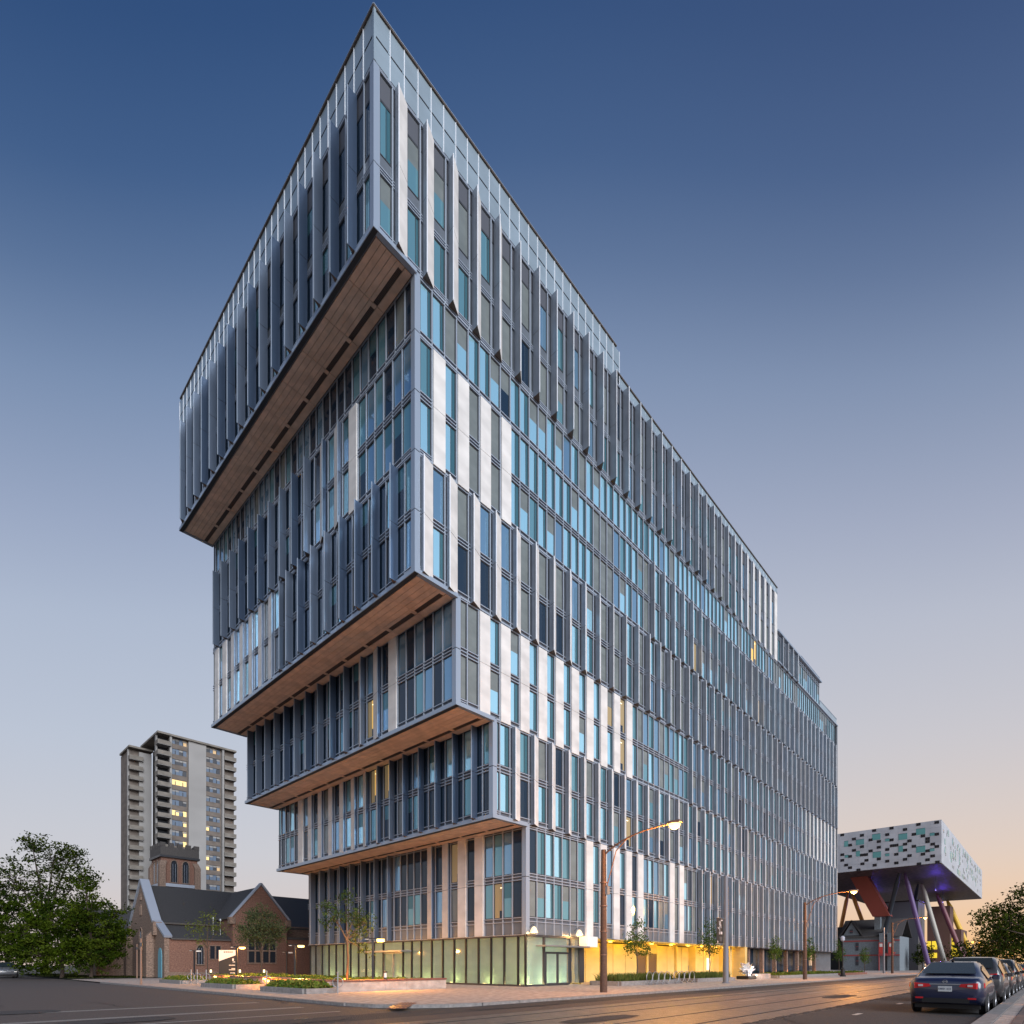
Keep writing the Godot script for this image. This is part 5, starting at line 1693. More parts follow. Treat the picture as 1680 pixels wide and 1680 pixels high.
func plaza():
	var o := bed("planter", "low stone planter with clipped shrubs nearest the street corner", V(-13.4, 0, -3.9), Vector2(1.7, 5.0), 0.26, "kerb_stone")
	shrubs(o, -0.75, 0.75, -2.4, 2.4, 0.2, 0.55, 2600)
	o = bed("planter", "low stone planter with shrubs, middle one along the cross street kerb", V(-13.4, 0, -12.6), Vector2(1.7, 5.4), 0.26, "kerb_stone")
	shrubs(o, -0.75, 0.75, -2.6, 2.6, 0.2, 0.5, 2400)
	o = bed("planter", "low stone planter with shrubs, farthest one along the cross street kerb", V(-12.4, 0, -24.6), Vector2(2.0, 5.2), 0.26, "kerb_stone")
	shrubs(o, -0.9, 0.9, -2.5, 2.5, 0.2, 0.5, 2000)
	o = bed("raised_bed", "long raised bed with a young tree and low green planting before the lobby", V(-8.6, 0, -5.6), Vector2(6.6, 6.4), 0.5, "concrete")
	shrubs(o, -3.1, 3.1, -3.0, 3.0, 0.4, 0.32, 4200)
	bench_wall("long granite topped bench in front of the raised bed, facing the street corner", V(-8.7, 0, -2.1), 0.0, 7.2, 0.62)
	bench_wall("granite topped bench along the left side of the raised bed", V(-12.2, 0, -6.0), PI / 2, 6.8, 0.62)
	bench_wall("orange lit granite bench behind the middle planter", V(-10.9, 0, -14.6), PI / 2, 8.5, 0.62)
	bench_wall("granite bench farthest along the plaza, beside the sign", V(-10.2, 0, -25.0), PI / 2, 9.0, 0.6)
	o = bed("raised_bed", "raised bed of green planting behind the orange lit granite bench", V(-7.9, 0, -15.0), Vector2(5.0, 9.0), 0.5, "concrete")
	shrubs(o, -2.3, 2.3, -4.3, 4.3, 0.4, 0.35, 3600)
	o = bed("raised_bed", "raised bed of green planting beside the black and white sign", V(-6.8, 0, -26.5), Vector2(5.5, 8.0), 0.5, "concrete")
	shrubs(o, -2.5, 2.5, -3.8, 3.8, 0.4, 0.35, 3000)
	# warm strip lights under the granite tops
	for q in [[V(-11.35, 0.5, -12.6), "low amber light under the orange lit granite bench"], [V(-10.9, 0.5, -22.5), "low amber light under the farthest granite bench"], [V(-12.75, 0.46, -9.0), "low amber light between the two nearest planters"]]:
		var l := thing("bench_light", q[1], "lamp", q[0])
		var mb := MB.new()
		mb.box(G("lamp_amber"), V(0, 0, 0), V(0.08, 0.08, 0.42))
		part("lens", mb, l)
		mb = MB.new()
		mb.box(G("dark_metal"), V(0.06, 0, 0), V(0.04, 0.1, 0.46))
		part("housing", mb, l)
		omni(l, V(-0.08, -0.02, 0), Color(1.0, 0.6, 0.18), 3.0, 0.08, 6.0)
	# black and white sign
	var s := thing("info_sign", "tall sign, white slanted top over black panel, before the church", "sign", V(-8.15, 0, -27.5), -0.55)
	var mb := MB.new()
	mb.box(G("black_cloth"), V(0, 1.35, 0), V(1.34, 2.7, 0.18))
	part("panel", mb, s)
	mb = MB.new()
	mb.prism(G("sign_white"), [V(-0.66, 1.72, 0.095), V(0.66, 2.25, 0.095), V(0.66, 2.69, 0.095), V(-0.66, 2.69, 0.095)], V(0, 0, 0.012))
	part("panel", mb, s)
	mb = MB.new()
	for i in 5:
		mb.box(G("black_cloth"), V(-0.22 + 0.15 * i, 2.52, 0.112), V(0.11, 0.1, 0.008))
	part("lettering", mb, s, Vector3.ZERO, true)
	mb = MB.new()
	mb.box(G("sign_white"), V(0.46, 1.86, 0.095), V(0.12, 0.2, 0.01))
	for q in [[1.66, 0.22], [1.38, 0.5], [1.08, 0.34], [0.98, 0.52], [0.7, 0.46]]:
		for i in int(q[1] / 0.1):
			mb.box(G("sign_white"), V(0.58 - 0.1 * i, q[0], 0.095), V(0.075, 0.07, 0.01))
	part("lettering", mb, s, Vector3.ZERO, true)
	# ring bicycle stands
	var rk: Node3D
	var at := [[V(-13.1, 0, -8.3), "bicycle ring post between the two nearest planters"], [V(-12.9, 0, -0.75), "bicycle ring post at the corner of the granite bench"], [V(-13.0, 0, -18.2), "bicycle ring post beside the middle planter's far end"], [V(-13.0, 0, -20.0), "bicycle ring post in the middle of the gap before the farthest planter"], [V(-12.9, 0, -21.6), "bicycle ring post right before the farthest planter"]]
	for q in at:
		if rk == null:
			rk = thing("ring_post", q[1], "bicycle stand", q[0], -0.7, "ring post bicycle stands")
			rk.set_meta("base", "ring_post")
			var p := MB.new()
			p.tube(G("steel"), V(0, 0, 0), V(0, 1.0, 0), 0.035, 0.035, 10)
			p.lathe(G("steel"), V(0, 1.0, 0), [[0.045, 0.0], [0.045, 0.06], [0.0, 0.08]], 10)
			part("post", p, rk)
			p = MB.new()
			hoop(p, V(0, 0.55, 0), 0.25, 0.02)
			part("ring", p, rk)
		else:
			dup(rk, q[1], q[0], -0.7)

func hoop(mb: MB, c: Vector3, r: float, t: float, k := 20):
	for i in k:
		var a := TAU * i / k; var b := TAU * (i + 1) / k
		mb.tube(G("steel"), c + V(cos(a) * r, sin(a) * r, 0), c + V(cos(b) * r, sin(b) * r, 0), t, t, 6, false)

# ---------------------------------------------------------------- along the long facade
func front_beds():
	var o := bed("street_bed", "stone edged bed of dark grasses with a young tree before the yellow recess", V(9.6, 0, 2.4), Vector2(8.4, 2.4), 0.3, "kerb_stone")
	blades(o, -4.0, 4.0, -1.0, 1.0, 0.25, 0.6, 3600)
	o = bed("street_bed", "stone edged bed of grasses behind the pole with the black banner", V(20.6, 0, 2.4), Vector2(7.6, 2.2), 0.3, "kerb_stone")
	blades(o, -3.6, 3.6, -0.9, 0.9, 0.25, 0.6, 3000)
	o = bed("street_bed", "long far bed of low shrubs before the dark shop windows", V(46.0, 0, 2.6), Vector2(22.0, 2.4), 0.3, "kerb_stone")
	shrubs(o, -10.8, 10.8, -1.0, 1.0, 0.25, 0.5, 5200)
	o = bed("street_bed", "farthest bed of low shrubs by the end of the long facade", V(66.0, 0, 2.6), Vector2(14.0, 2.4), 0.3, "granite")
	shrubs(o, -6.8, 6.8, -1.0, 1.0, 0.25, 0.4, 2600)
	var y := thing("stone_bench", "pale stone bench block lit yellow beside the white sculpture", "bench", V(31.8, 0, 3.2))
	var mb := MB.new()
	mb.bbox(G("concrete"), V(0, 0.26, 0), V(2.6, 0.52, 0.9), 0.03)
	part("block", mb, y)
	# hoops for bicycles
	var rk: Node3D
	for i in 8:
		var at := V(8.6 + 0.86 * i + (0.5 if i > 3 else 0.0), 0, 3.95)
		var label: String = ["first", "second", "third", "fourth", "fifth", "sixth", "seventh", "last"][i] + " steel bicycle hoop from the left in the row before the yellow recess"
		if rk == null:
			rk = thing("bicycle_hoop", label, "bicycle stand", at, 0.0, "steel bicycle hoops")
			rk.set_meta("base", "bicycle_hoop")
			var p := MB.new()
			hoop(p, V(0, 0.52, 0), 0.4, 0.028, 24)
			part("ring", p, rk)
			p = MB.new()
			p.box(G("steel"), V(0, 0.06, 0), V(0.12, 0.12, 0.08))
			p.box(G("steel"), V(0, 0.01, 0), V(0.3, 0.02, 0.2))
			part("foot", p, rk)
		else:
			dup(rk, label, at, 0.0)
	# white crumpled sculpture on a dark plinth
	var s := thing("sculpture", "bright white crumpled sculpture on a dark plinth before the yellow entrance", "sculpture", V(29.6, 0, 2.6))
	mb = MB.new()
	mb.bbox(G("black_metal"), V(0, 0.16, 0), V(2.2, 0.32, 1.2), 0.03)
	part("plinth", mb, s)
	mb = MB.new()
	var r2 := RandomNumberGenerator.new()
	r2.seed = 4
	for i in 60:
		var c := V(r2.randf_range(-0.55, 0.55), 0.85 + r2.randf_range(-0.35, 0.5), r2.randf_range(-0.3, 0.3))
		var pts := []
		for j in 4:
			pts.append(c + V(r2.randfn(), r2.randfn(), r2.randfn()).normalized() * r2.randf_range(0.25, 0.5))
		mb.face(G("sculpture_white"), pts[0], pts[1], pts[2], pts[3], V(0, 0.7, 0))
	part("body", mb, s)
	mb = MB.new()
	mb.lathe(G("bulb_warm"), V(0.2, 0.33, 0.85), [[0.0, 0.08], [0.06, 0.06], [0.06, 0.0]], 10)
	part("lamp", mb, s)
	omni(s, V(0.2, 0.45, 0.85), Color(1, 0.95, 0.9), 0.9, 0.06, 5.0)

# ---------------------------------------------------------------- cars
# rows along the car: x, sill y, sill half width, waist y, waist half width, shoulder y, shoulder half width, top y, top half width
const SEDAN := [[-2.40, 0.50, 0.60, 0.66, 0.72, 0.88, 0.72, 0.98, 0.60], [-2.36, 0.40, 0.74, 0.64, 0.82, 0.92, 0.82, 1.06, 0.70], [-2.22, 0.32, 0.84, 0.63, 0.90, 0.97, 0.89, 1.115, 0.76], [-1.85, 0.27, 0.88, 0.63, 0.93, 1.00, 0.91, 1.14, 0.77], [-1.62, 0.26, 0.89, 0.63, 0.94, 1.02, 0.915, 1.15, 0.765], [-1.1, 0.25, 0.89, 0.63, 0.94, 1.03, 0.915, 1.40, 0.69], [-0.68, 0.25, 0.89, 0.63, 0.94, 1.035, 0.915, 1.555, 0.62], [-0.1, 0.25, 0.89, 0.63, 0.94, 1.04, 0.915, 1.61, 0.63], [0.45, 0.25, 0.89, 0.63, 0.94, 1.03, 0.91, 1.58, 0.63], [0.9, 0.25, 0.89, 0.63, 0.94, 1.02, 0.905, 1.37, 0.68], [1.4, 0.25, 0.89, 0.63, 0.93, 1.0, 0.89, 1.10, 0.76], [1.9, 0.27, 0.87, 0.62, 0.91, 0.94, 0.85, 1.02, 0.70], [2.25, 0.33, 0.80, 0.58, 0.84, 0.82, 0.78, 0.90, 0.62], [2.38, 0.44, 0.64, 0.58, 0.70, 0.70, 0.66, 0.76, 0.52]]
const VAN := [[-2.30, 0.52, 0.66, 0.70, 0.80, 1.02, 0.80, 1.20, 0.70], [-2.26, 0.40, 0.78, 0.66, 0.88, 1.05, 0.87, 1.30, 0.74], [-2.10, 0.32, 0.86, 0.66, 0.93, 1.08, 0.92, 1.55, 0.72], [-1.85, 0.29, 0.90, 0.66, 0.95, 1.10, 0.93, 1.74, 0.68], [-1.2, 0.28, 0.90, 0.66, 0.95, 1.10, 0.93, 1.80, 0.70], [-0.4, 0.28, 0.90, 0.66, 0.95, 1.09, 0.93, 1.80, 0.70], [0.3, 0.28, 0.90, 0.66, 0.95, 1.08, 0.93, 1.76, 0.69], [0.8, 0.28, 0.90, 0.66, 0.95, 1.06, 0.92, 1.48, 0.72], [1.25, 0.28, 0.90, 0.65, 0.94, 1.05, 0.90, 1.18, 0.78], [1.8, 0.30, 0.88, 0.64, 0.92, 1.0, 0.87, 1.10, 0.72], [2.15, 0.36, 0.80, 0.62, 0.86, 0.90, 0.80, 0.98, 0.64], [2.28, 0.46, 0.64, 0.62, 0.72, 0.78, 0.68, 0.84, 0.54]]

func ring_of(r: Array) -> Array:
	return [V(r[0], r[1], 0), V(r[0], r[1], r[2]), V(r[0], r[3], r[4]), V(r[0], (r[3] + r[5]) * 0.5, (r[4] + r[6]) * 0.5 + 0.015), V(r[0], r[5], r[6]), V(r[0], lerpf(r[5], r[7], 0.5), lerpf(r[6], r[8], 0.5) + 0.012), V(r[0], lerpf(r[5], r[7], 0.93), r[8] + 0.02), V(r[0], r[7], r[8] * 0.88), V(r[0], r[7] + 0.018, 0)]

func loft(mb: MB, m: String, rows: Array):
	var g := []
	for r in rows: g.append(ring_of(r))
	var n := g.size()
	var k: int = g[0].size()
	var nm := []
	for i in n:
		var l := []
		for j in k:
			var du: Vector3 = g[mini(i + 1, n - 1)][j] - g[maxi(i - 1, 0)][j]
			var dv: Vector3 = g[i][mini(j + 1, k - 1)] - g[i][maxi(j - 1, 0)]
			if j == 0: dv = V(0, 0, 1)
			if j == k - 1: dv = V(0, 0, -1)
			var q := dv.cross(du).normalized()
			var out: Vector3 = g[i][j] - V(g[i][j].x, 0.75, 0)
			if q.dot(out) < 0: q = -q
			if i == 0: q = (q + V(-0.7, 0, 0)).normalized()
			if i == n - 1: q = (q + V(0.7, 0, 0)).normalized()
			l.append(q)
		nm.append(l)
	for s in [1.0, -1.0]:
		var f := V(1, 1, s)
		for i in n - 1:
			for j in k - 1:
				mb.tri(G(m), g[i][j] * f, g[i + 1][j] * f, g[i + 1][j + 1] * f, nm[i][j] * f, nm[i + 1][j] * f, nm[i + 1][j + 1] * f)
				mb.tri(G(m), g[i][j] * f, g[i + 1][j + 1] * f, g[i][j + 1] * f, nm[i][j] * f, nm[i + 1][j + 1] * f, nm[i][j + 1] * f)
		for e in [0, n - 1]:
			var c := V(g[e][0].x, 0.7, 0)
			var d := V(-1.0 if e == 0 else 1.0, 0, 0)
			for j in k - 1:
				mb.tri(G(m), c, g[e][j] * f, g[e][j + 1] * f, d, nm[e][j] * f, nm[e][j + 1] * f)

func car_pane(mb: MB, pts: Array, push: Vector3, inset := 0.08):
	var c := Vector3.ZERO
	for p in pts: c += p / pts.size()
	var a := []
	for p in pts: a.append(p.lerp(c, inset) + push)
	mb.face(G("car_glass"), a[0], a[1], a[2], a[3], V(0, 0.8, 0))

func make_car(called: String, label: String, rows: Array, paint: String, at: Vector3, turn: float, group := "") -> Node3D:
	var o := thing(called, label, "car", at, turn, group)
	var mb := MB.new()
	loft(mb, paint, rows)
	part("body", mb, o)
	var van := rows.size() == VAN.size()
	# glazing, laid just proud of the body
	var ri := 1 if van else 4
	var rj := 3 if van else 6
	var a = rows[ri]; var b = rows[rj]
	mb = MB.new()
	car_pane(mb, [V(a[0], a[7] + 0.03, -a[8] * 0.95), V(a[0], a[7] + 0.03, a[8] * 0.95), V(b[0], b[7], b[8] * 0.95), V(b[0], b[7], -b[8] * 0.95)], V(-0.03, 0.045, 0), 0.07)
	part("rear_window", mb, o)
	var wi := 6 if van else 8
	var wj := 8 if van else 10
	a = rows[wi]; b = rows[wj]
	mb = MB.new()
	car_pane(mb, [V(a[0], a[7], -a[8] * 0.95), V(a[0], a[7], a[8] * 0.95), V(b[0], b[7] + 0.02, b[8] * 0.95), V(b[0], b[7] + 0.02, -b[8] * 0.95)], V(0.03, 0.05, 0), 0.07)
	part("windscreen", mb, o)
	for s in [1.0, -1.0]:
		for q in ([[2, 4], [4, 6], [6, 8]] if van else [[5, 7], [7, 9]]):
			a = rows[q[0]]; b = rows[q[1]]
			mb = MB.new()
			var lo := 0.1; var hi := 0.86
			car_pane(mb, [V(a[0], lerpf(a[5], a[7], lo), s * lerpf(a[6], a[8], lo)), V(b[0], lerpf(b[5], b[7], lo), s * lerpf(b[6], b[8], lo)), V(b[0], lerpf(b[5], b[7], hi), s * lerpf(b[6], b[8], hi)), V(a[0], lerpf(a[5], a[7], hi), s * lerpf(a[6], a[8], hi))], V(0, 0.0, s * 0.04), 0.04)
			part("side_window", mb, o)
	# wheels in dark arches
	for x in [-1.42, 1.42]:
		for s in [1.0, -1.0]:
			var w := MB.new()
			w.xf = Transform3D(Basis(V(1, 0, 0), PI / 2 * s), Vector3.ZERO)
			w.lathe(G("rubber"), V(0, 0, 0), [[0.22, 0.1], [0.31, 0.11], [0.345, 0.07], [0.345, -0.1], [0.0, -0.1]], 22)
			var wh := part("wheel", w, o, V(x, 0.345, s * 0.84))
			w = MB.new()
			w.xf = Transform3D(Basis(V(1, 0, 0), PI / 2 * s), Vector3.ZERO)
			w.lathe(G("steel"), V(0, 0, 0), [[0.225, 0.11], [0.2, 0.08], [0.06, 0.07], [0.0, 0.09]], 14)
			for i in 5:
				w.box(G("steel"), V(cos(TAU * i / 5) * 0.12, 0.09, sin(TAU * i / 5) * 0.12), V(0.2, 0.03, 0.05), Basis(Vector3.UP, -TAU * i / 5))
			part("rim", w, wh)
			w = MB.new()
			w.xf = Transform3D(Basis(V(1, 0, 0), PI / 2 * s), Vector3.ZERO)
			w.lathe(G("black_metal"), V(0, 0, 0), [[0.0, 0.0], [0.39, 0.0], [0.39, 0.02], [0.37, 0.025]], 20)
			part("wheel_arch", w, o, V(x, 0.36, s * 0.885))
	mb = MB.new()
	mb.box(G("black_metal"), V(0, 0.25, 0), V(4.2, 0.14, 1.6))
	part("underbody", mb, o)
	var e: float = rows[0][0]
	var ty: float = rows[0][7]
	# tail lamps that wrap round the corner
	for s in [1.0, -1.0]:
		mb = MB.new()
		var y0 := ty - 0.19; var y1 := ty - 0.02
		var pin := [V(e - 0.045, y0 + 0.06, s * 0.34), V(e - 0.045, y1 - 0.03, s * 0.38), V(e - 0.03, y1, s * 0.74), V(e - 0.03, y0, s * 0.74)]
		mb.prism(G("tail_red"), pin, V(0.14, 0, s * 0.01))
		mb.prism(G("tail_red"), [V(e - 0.03, y0, s * 0.74), V(e - 0.03, y1, s * 0.74), V(e + 0.26, y1 + 0.0, s * 0.925), V(e + 0.22, y0 + 0.03, s * 0.935)], V(0.06, 0, -s * 0.08))
		var tl := part("tail_lamp", mb, o)
		mb = MB.new()
		mb.box(G("tail_clear"), V(e - 0.045, ty - 0.1, s * 0.60), V(0.03, 0.06, 0.12))
		part("lens", mb, tl)
		mb = MB.new()
		mb.box(G("tail_red"), V(e + 0.01, 0.5, s * 0.64), V(0.03, 0.05, 0.2))
		part("reflector", mb, o)
		mb = MB.new()
		mb.bbox(G(paint), V(0.78, 1.1, s * 1.0), V(0.12, 0.15, 0.2), 0.03)
		part("mirror", mb, o)
		mb = MB.new()
		mb.bbox(G("lamp_pale"), V(2.2, 0.74, s * 0.66), V(0.22, 0.14, 0.26), 0.03)
		part("headlight", mb, o)
	mb = MB.new()
	mb.bbox(G("steel"), V(e - 0.005, ty - 0.06, 0), V(0.03, 0.035, 0.78), 0.008)
	part("chrome_bar", mb, o)
	mb = MB.new()
	mb.bbox(G("plate_white"), V(e - 0.02, ty - 0.2, 0), V(0.02, 0.16, 0.34), 0.004)
	part("number_plate", mb, o)
	mb = MB.new()
	mb.box(G("black_metal"), V(e + 0.03, 0.43, 0), V(0.06, 0.14, 1.15))
	part("bumper_insert", mb, o)
	return o

func cars():
	var grp := "cars parked along the near kerb"
	var c := make_car("parked_car", "dark blue saloon parked nearest the camera, seen from behind", SEDAN, "paint_blue", V(-3.5, ROAD + 0.004, 22.32), 0.0, grp)
	# number on the plate, and the round badge
	var tm := TextMesh.new()
	var f := SystemFont.new()
	f.font_names = PackedStringArray(["Droid Sans Mono"])
	tm.font = f
	tm.text = "CNHD 431"
	tm.font_size = 32
	tm.pixel_size = 0.0021
	tm.depth = 0.004
	tm.material = G("plate_ink")
	var n := MeshInstance3D.new()
	n.name = "plate_number"
	n.mesh = tm
	n.position = V(-2.432, 0.78, 0)
	n.rotation.y = -PI / 2
	c.add_child(n, true)
	var b := MB.new()
	b.xf = Transform3D(Basis(V(0, 1, 0), PI / 2), Vector3.ZERO)
	for i in 14:
		var t0 := TAU * i / 14; var t1 := TAU * (i + 1) / 14
		b.tube(G("steel"), V(cos(t0) * 0.055, sin(t0) * 0.05, 0), V(cos(t1) * 0.055, sin(t1) * 0.05, 0), 0.008, 0.008, 5, false)
	b.box(G("steel"), V(0, 0, 0), V(0.14, 0.02, 0.014))
	part("badge", b, c, V(-2.405, 0.995, 0))
	b = MB.new()
	b.prism(G("black_metal"), [V(-0.62, 1.59, -0.03), V(-0.62, 1.59, 0.03), V(-0.46, 1.6, 0.03), V(-0.46, 1.6, -0.03)], V(-0.06, 0.06, 0))
	part("aerial_fin", b, c)
	make_car("parked_car", "dark grey hatchback parked second in the row, right behind the blue saloon", VAN, "paint_grey", V(2.7, ROAD + 0.004, 22.4), 0.0, grp)
	make_car("parked_car", "black car parked third in the row at the right edge", SEDAN, "paint_black", V(8.7, ROAD + 0.004, 22.4), 0.0, grp)
	make_car("parked_car", "dark tall car parked fourth in the row at the right edge", VAN, "paint_black", V(14.6, ROAD + 0.004, 22.4), 0.0, grp)
	make_car("parked_car", "grey car parked fifth and farthest in the row at the right edge", SEDAN, "paint_grey", V(20.6, ROAD + 0.004, 22.4), 0.0, grp)
	make_car("parked_car", "pale car with dark windows half cut off by the left edge of the picture", VAN, "paint_silver", V(-19.3, ROAD + 0.004, -64.0), -PI / 2)
	var t := make_car("driving_car", "far dark car with red tail lamps lit beyond the parked row", SEDAN, "paint_black", V(92.0, ROAD + 0.004, 20.6), 0.0)
	for s in [-0.7, 0.7]:
		var l := MB.new()
		l.lathe(G("tail_lit"), V(0, 0, 0), [[0.0, -0.06], [0.1, -0.03], [0.1, 0.03], [0.0, 0.06]], 10)
		part("tail_light", l, t, V(-2.5, 0.9, s))
		omni(t, V(-2.5, 0.9, s), Color(1.0, 0.1, 0.05), 1.0, 0.08, 8.0)

# ---------------------------------------------------------------- trees
# blobs: [x, y, z, radius] of the crown; clumps of leaves sit in them, most near the outside, each on its own twig
func tree(called: String, label: String, at: Vector3, blobs: Array, trunk: Array, clumps: int, per: int, size: float, spread: float, cols: Array, bark := "bark", group := ""):
	var o := thing(called, label, "tree", at, 0.0, group)
	var w := MB.new()
	var base: float = trunk[0]
	w.path(G(bark), [V(0, -0.05, 0), V(0.04, trunk[1] * 0.5, 0.03), V(0.0, trunk[1], 0.0)], base, base * 0.7, 9)
	var c := MB.new()
	var total := 0.0
	for b in blobs: total += pow(b[3], 2.2)
	for b in blobs:
		var ctr := V(b[0], b[1], b[2])
		var elbow := V(b[0] * 0.45, lerpf(trunk[1], b[1], 0.55), b[2] * 0.45)
		w.path(G(bark), [V(0, trunk[1] * 0.92, 0), elbow, ctr], base * 0.55, base * 0.14, 6)
		var k := int(clumps * pow(b[3], 2.2) / total)
		for i in k:
			var d := V(rng.randfn(), rng.randfn() * 0.8, rng.randfn()).normalized()
			var p: Vector3 = ctr + d * b[3] * pow(rng.randf(), 0.38)
			if rng.randf() < 0.35:
				w.tube(G(bark), ctr.lerp(p, 0.15), p, base * 0.09, 0.008, 4, false)
			var tone: Color = cols[rng.randi() % cols.size()]
			for j in per:
				leaf(c, "tree_leaf", p + V(rng.randfn(), rng.randfn() * 0.6, rng.randfn()) * spread, size * rng.randf_range(0.6, 1.2), tone)
	part("trunk", w, o)
	part("crown", c, o)

func trees():
	var dark := [Color(0.024, 0.036, 0.008), Color(0.036, 0.048, 0.009), Color(0.016, 0.025, 0.007)]
	var deep := [Color(0.026, 0.042, 0.006), Color(0.042, 0.060, 0.008), Color(0.015, 0.026, 0.005)]
	var mid := [Color(0.05, 0.085, 0.02), Color(0.065, 0.10, 0.02), Color(0.04, 0.07, 0.018)]
	tree("tall_tree", "tall open crowned tree behind the others at the left edge, sky showing through", V(-14.6, 0, -72.0), [[-3.0, 12.2, 0.5, 3.0], [0.8, 15.2, 0.0, 3.0], [3.4, 12.8, 0.6, 2.6], [-1.4, 17.0, 0.4, 1.8], [2.8, 16.4, -0.4, 1.9], [-5.6, 10.0, 0.0, 2.8], [0.0, 10.4, 0.0, 2.8], [4.2, 9.6, 0.0, 2.4], [-6.5, 12.5, 0.0, 2.0]], [0.36, 6.0], 640, 14, 0.19, 0.34, dark)
	tree("street_tree", "broad dark green tree in the middle of the left group, before the tall tree", V(-15.7, 0, -53.2), [[0, 5.4, 0, 2.8], [-3.4, 4.8, 0.8, 2.4], [2.6, 4.7, -0.6, 2.2], [-1.2, 7.8, 0, 1.6], [1.6, 7.0, 0, 1.6], [-5.4, 3.9, 0, 1.6], [0, 3.6, 1.5, 2.4], [3.4, 2.6, 0.6, 2.0], [-2.6, 2.4, 1.6, 2.2], [0.6, 2.3, 2.0, 2.2]], [0.22, 1.8], 470, 32, 0.16, 0.30, deep)
	tree("street_tree", "green tree with pointed top nearest the church in the left group", V(-13.5, 0, -51.2), [[0.0, 7.2, 0, 2.0], [1.8, 5.7, 0.2, 1.8], [-1.6, 6.2, 0, 1.8], [-0.4, 9.8, 0, 1.2], [-0.6, 11.0, 0, 0.6], [2.6, 7.6, 0, 0.9], [0.8, 4.2, 0.4, 2.3], [2.0, 3.4, 0, 1.6], [0.2, 2.4, 0.6, 2.0], [3.2, 4.6, 0, 1.0]], [0.2, 2.0], 360, 28, 0.15, 0.27, deep)
	tree("street_tree", "dark tree cut off by the left edge, above the pale car", V(-18.6, 0, -70.0), [[0, 6.0, 0, 3.6], [-2.0, 9.0, 0, 2.6], [2.0, 4.2, 0, 2.6], [-2.4, 3.6, 0, 2.6], [1.6, 8.0, 0, 2.0], [0.5, 2.6, 1.0, 2.6], [4.0, 2.4, 0, 2.4]], [0.26, 2.0], 380, 26, 0.19, 0.34, deep)
	tree("round_tree", "round crowned tree on the plaza before the church's wide gable", V(-3.6, 0, -31.4), [[0, 5.0, 0, 2.0], [-1.0, 4.4, 0.3, 1.5], [1.1, 4.5, -0.2, 1.5], [0.1, 6.3, 0, 1.1]], [0.09, 2.7], 420, 14, 0.1, 0.24, [Color(0.05, 0.07, 0.035), Color(0.06, 0.08, 0.04), Color(0.045, 0.06, 0.03)])
	tree("young_tree", "thin sparse young tree before the church's slate roof", V(-7.6, 0, -34.0), [[0, 5.2, 0, 1.1], [-1.3, 4.7, 0, 0.9], [1.2, 4.9, 0, 0.9], [0.2, 6.0, 0, 0.8], [-0.4, 3.6, 0, 0.7]], [0.06, 3.2], 90, 10, 0.09, 0.2, [Color(0.07, 0.09, 0.02), Color(0.08, 0.10, 0.03)])
	tree("plaza_tree", "slender young tree with amber lit trunk in the raised bed before the lobby", V(-10.0, 0.4, -4.8), [[-0.9, 3.6, 0, 0.75], [0.5, 3.9, 0.1, 0.7], [-0.1, 4.7, 0, 0.55], [1.2, 3.5, 0.1, 0.7], [-1.4, 4.2, 0, 0.5], [0.6, 2.7, 0, 0.55], [0.9, 1.9, 0.2, 0.4]], [0.085, 2.6], 120, 12, 0.085, 0.15, [Color(0.04, 0.06, 0.02), Color(0.05, 0.07, 0.02)])
	var up := thing("tree_uplight", "small amber uplight at the foot of the slender tree in the raised bed", "lamp", V(-10.35, 0.52, -4.4))
	var ul := MB.new()
	ul.lathe(G("lamp_amber"), V(0, 0, 0), [[0.07, 0.0], [0.07, 0.1], [0.0, 0.1]], 10)
	part("lens", ul, up)
	omni(up, V(0, 0.14, 0), Color(1.0, 0.5, 0.12), 3.0, 0.05, 4.0)
	var young := [[9.3, 2.5, 4.9, "young tree in the grass bed before the yellow recess"], [21.6, 2.4, 5.7, "young tree behind the black banner on the grey pole"], [37.4, 2.6, 4.6, "young tree before the dark shop windows, left of the second wooden pole"], [49.5, 2.6, 5.0, "young tree just right of the second wooden lamp pole"], [62.6, 2.6, 4.9, "young tree near the far end of the long facade"], [80.2, 2.0, 4.8, "young green tree before the grey house"]]
	for q in young:
		var h: float = q[2]
		tree("young_tree", q[3], V(q[0], 0.25 if q[0] < 70 else 0.0, q[1]), [[0, h * 0.66, 0, h * 0.15], [-h * 0.12, h * 0.55, 0.1, h * 0.13], [h * 0.13, h * 0.56, 0, h * 0.13], [0.05, h * 0.84, 0, h * 0.1], [-h * 0.15, h * 0.44, 0, h * 0.1], [h * 0.17, h * 0.43, 0.1, h * 0.1]], [0.055, h * 0.4], 110, 11, 0.085, 0.17, mid, "bark", "young trees along the long facade")
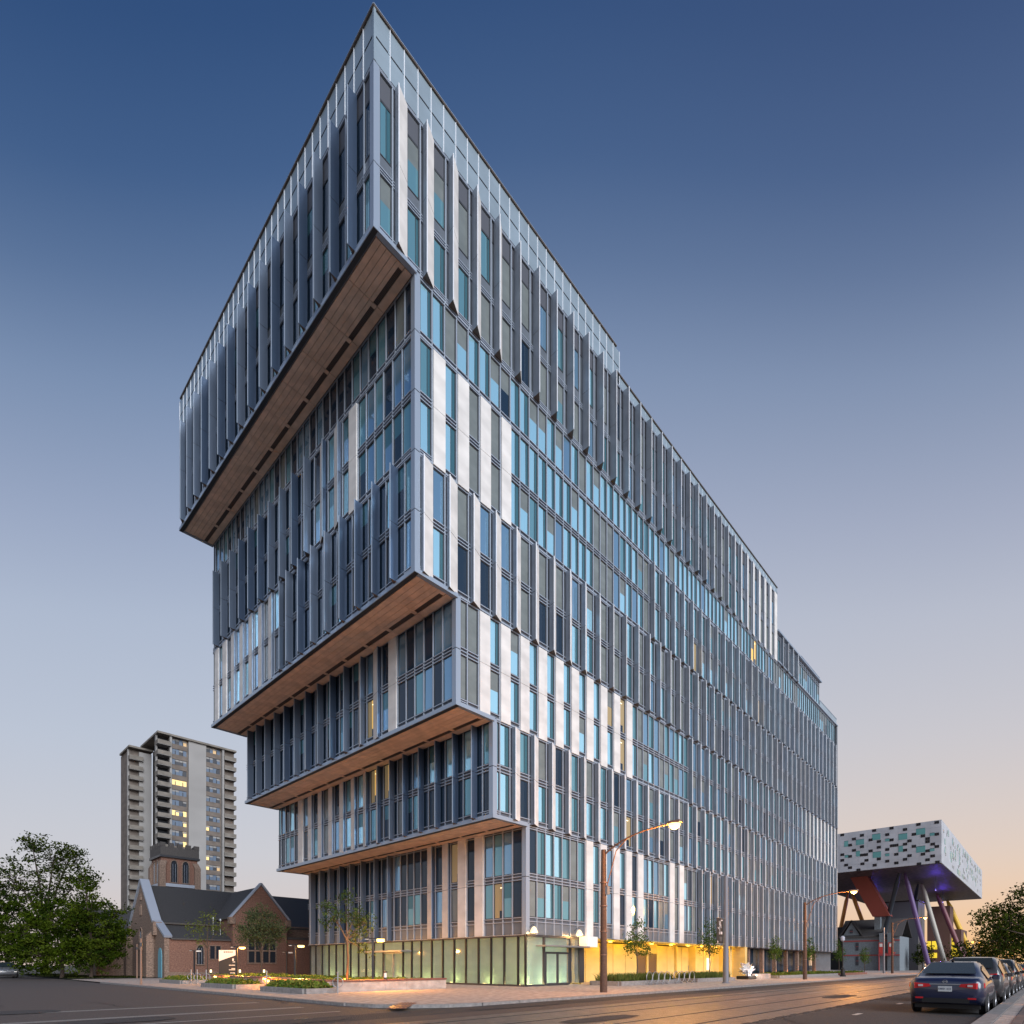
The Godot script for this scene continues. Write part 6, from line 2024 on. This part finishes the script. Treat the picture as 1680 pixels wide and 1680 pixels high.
	tree("kerb_tree", "dark spreading tree overhanging from the right edge above the parked cars", V(56.0, 0, 25.6), [[-1.0, 6.2, -4.2, 2.4], [0.5, 8.2, -2.6, 2.6], [-3.0, 5.6, -6.0, 1.6], [2.0, 6.4, -5.2, 2.2], [0, 9.6, -0.5, 2.4], [-2.0, 7.0, -6.4, 1.2], [1.0, 4.6, -3.0, 2.0]], [0.24, 3.0], 430, 14, 0.16, 0.34, dark)
	tree("kerb_tree", "dark tree behind the overhanging one, low over the far parked cars", V(84.0, 0, 25.5), [[0, 6.5, -3.0, 3.4], [-2.0, 5.0, -6.5, 2.6], [1.0, 8.5, -1.0, 2.6], [3.0, 4.5, -7.5, 2.6]], [0.26, 2.6], 360, 14, 0.2, 0.4, dark)
	tree("kerb_tree", "far dark tree closing the street at the foot of the yellow leg", V(150.0, 0, 20.0), [[0, 6.0, -3.0, 4.2], [2, 5.0, -8.0, 4.0], [0, 5.5, 4.0, 4.4], [-2, 4.2, -12.0, 3.0], [3, 9.0, 2.0, 3.2]], [0.35, 2.2], 420, 14, 0.3, 0.6, dark)
	tree("kerb_tree", "farthest dark tree at the right edge, low behind the amber lamps", V(120.0, 0, 27.0), [[0, 6.5, -3.0, 4.2], [-2, 4.0, -6.0, 3.4], [1, 10.0, 0, 3.4]], [0.3, 2.4], 330, 14, 0.26, 0.5, dark)
	tree("bush_tree", "dark leafy tree between the grey house and the brown brick block", V(146.0, 0, 0.6), [[0, 3.2, 0, 2.2], [0, 5.2, 0.4, 1.8]], [0.16, 1.2], 160, 12, 0.2, 0.36, dark)
	var gr := MB.new()
	for i in 5000:
		var p := V(rng.randf_range(-15.8, -8.6), 0, rng.randf_range(-84, -49.5))
		gr.tint = Color(0.05, 0.075, 0.02).lerp(Color(0.09, 0.09, 0.03), rng.randf())
		var s := V(rng.randfn(), 0, rng.randfn()).normalized() * 0.05
		gr.tri(G("shrub_leaf"), p - s, p + s, p + V(rng.randfn() * 0.05, 0.16, 0), Vector3.UP, Vector3.UP, Vector3.UP)
	var go := MeshInstance3D.new()
	go.name = "grass"
	go.mesh = gr.mesh()
	add_child(go)
	go.transform = LF
	go.set_meta("kind", "stuff")
	tag(go, "short grass under the left group of trees", "grass")
	var lawn := MB.new()
	sheet("grass", -15.9, -8.5, -85, -49, 0.0, lawn)
	struct("lawn", lawn)
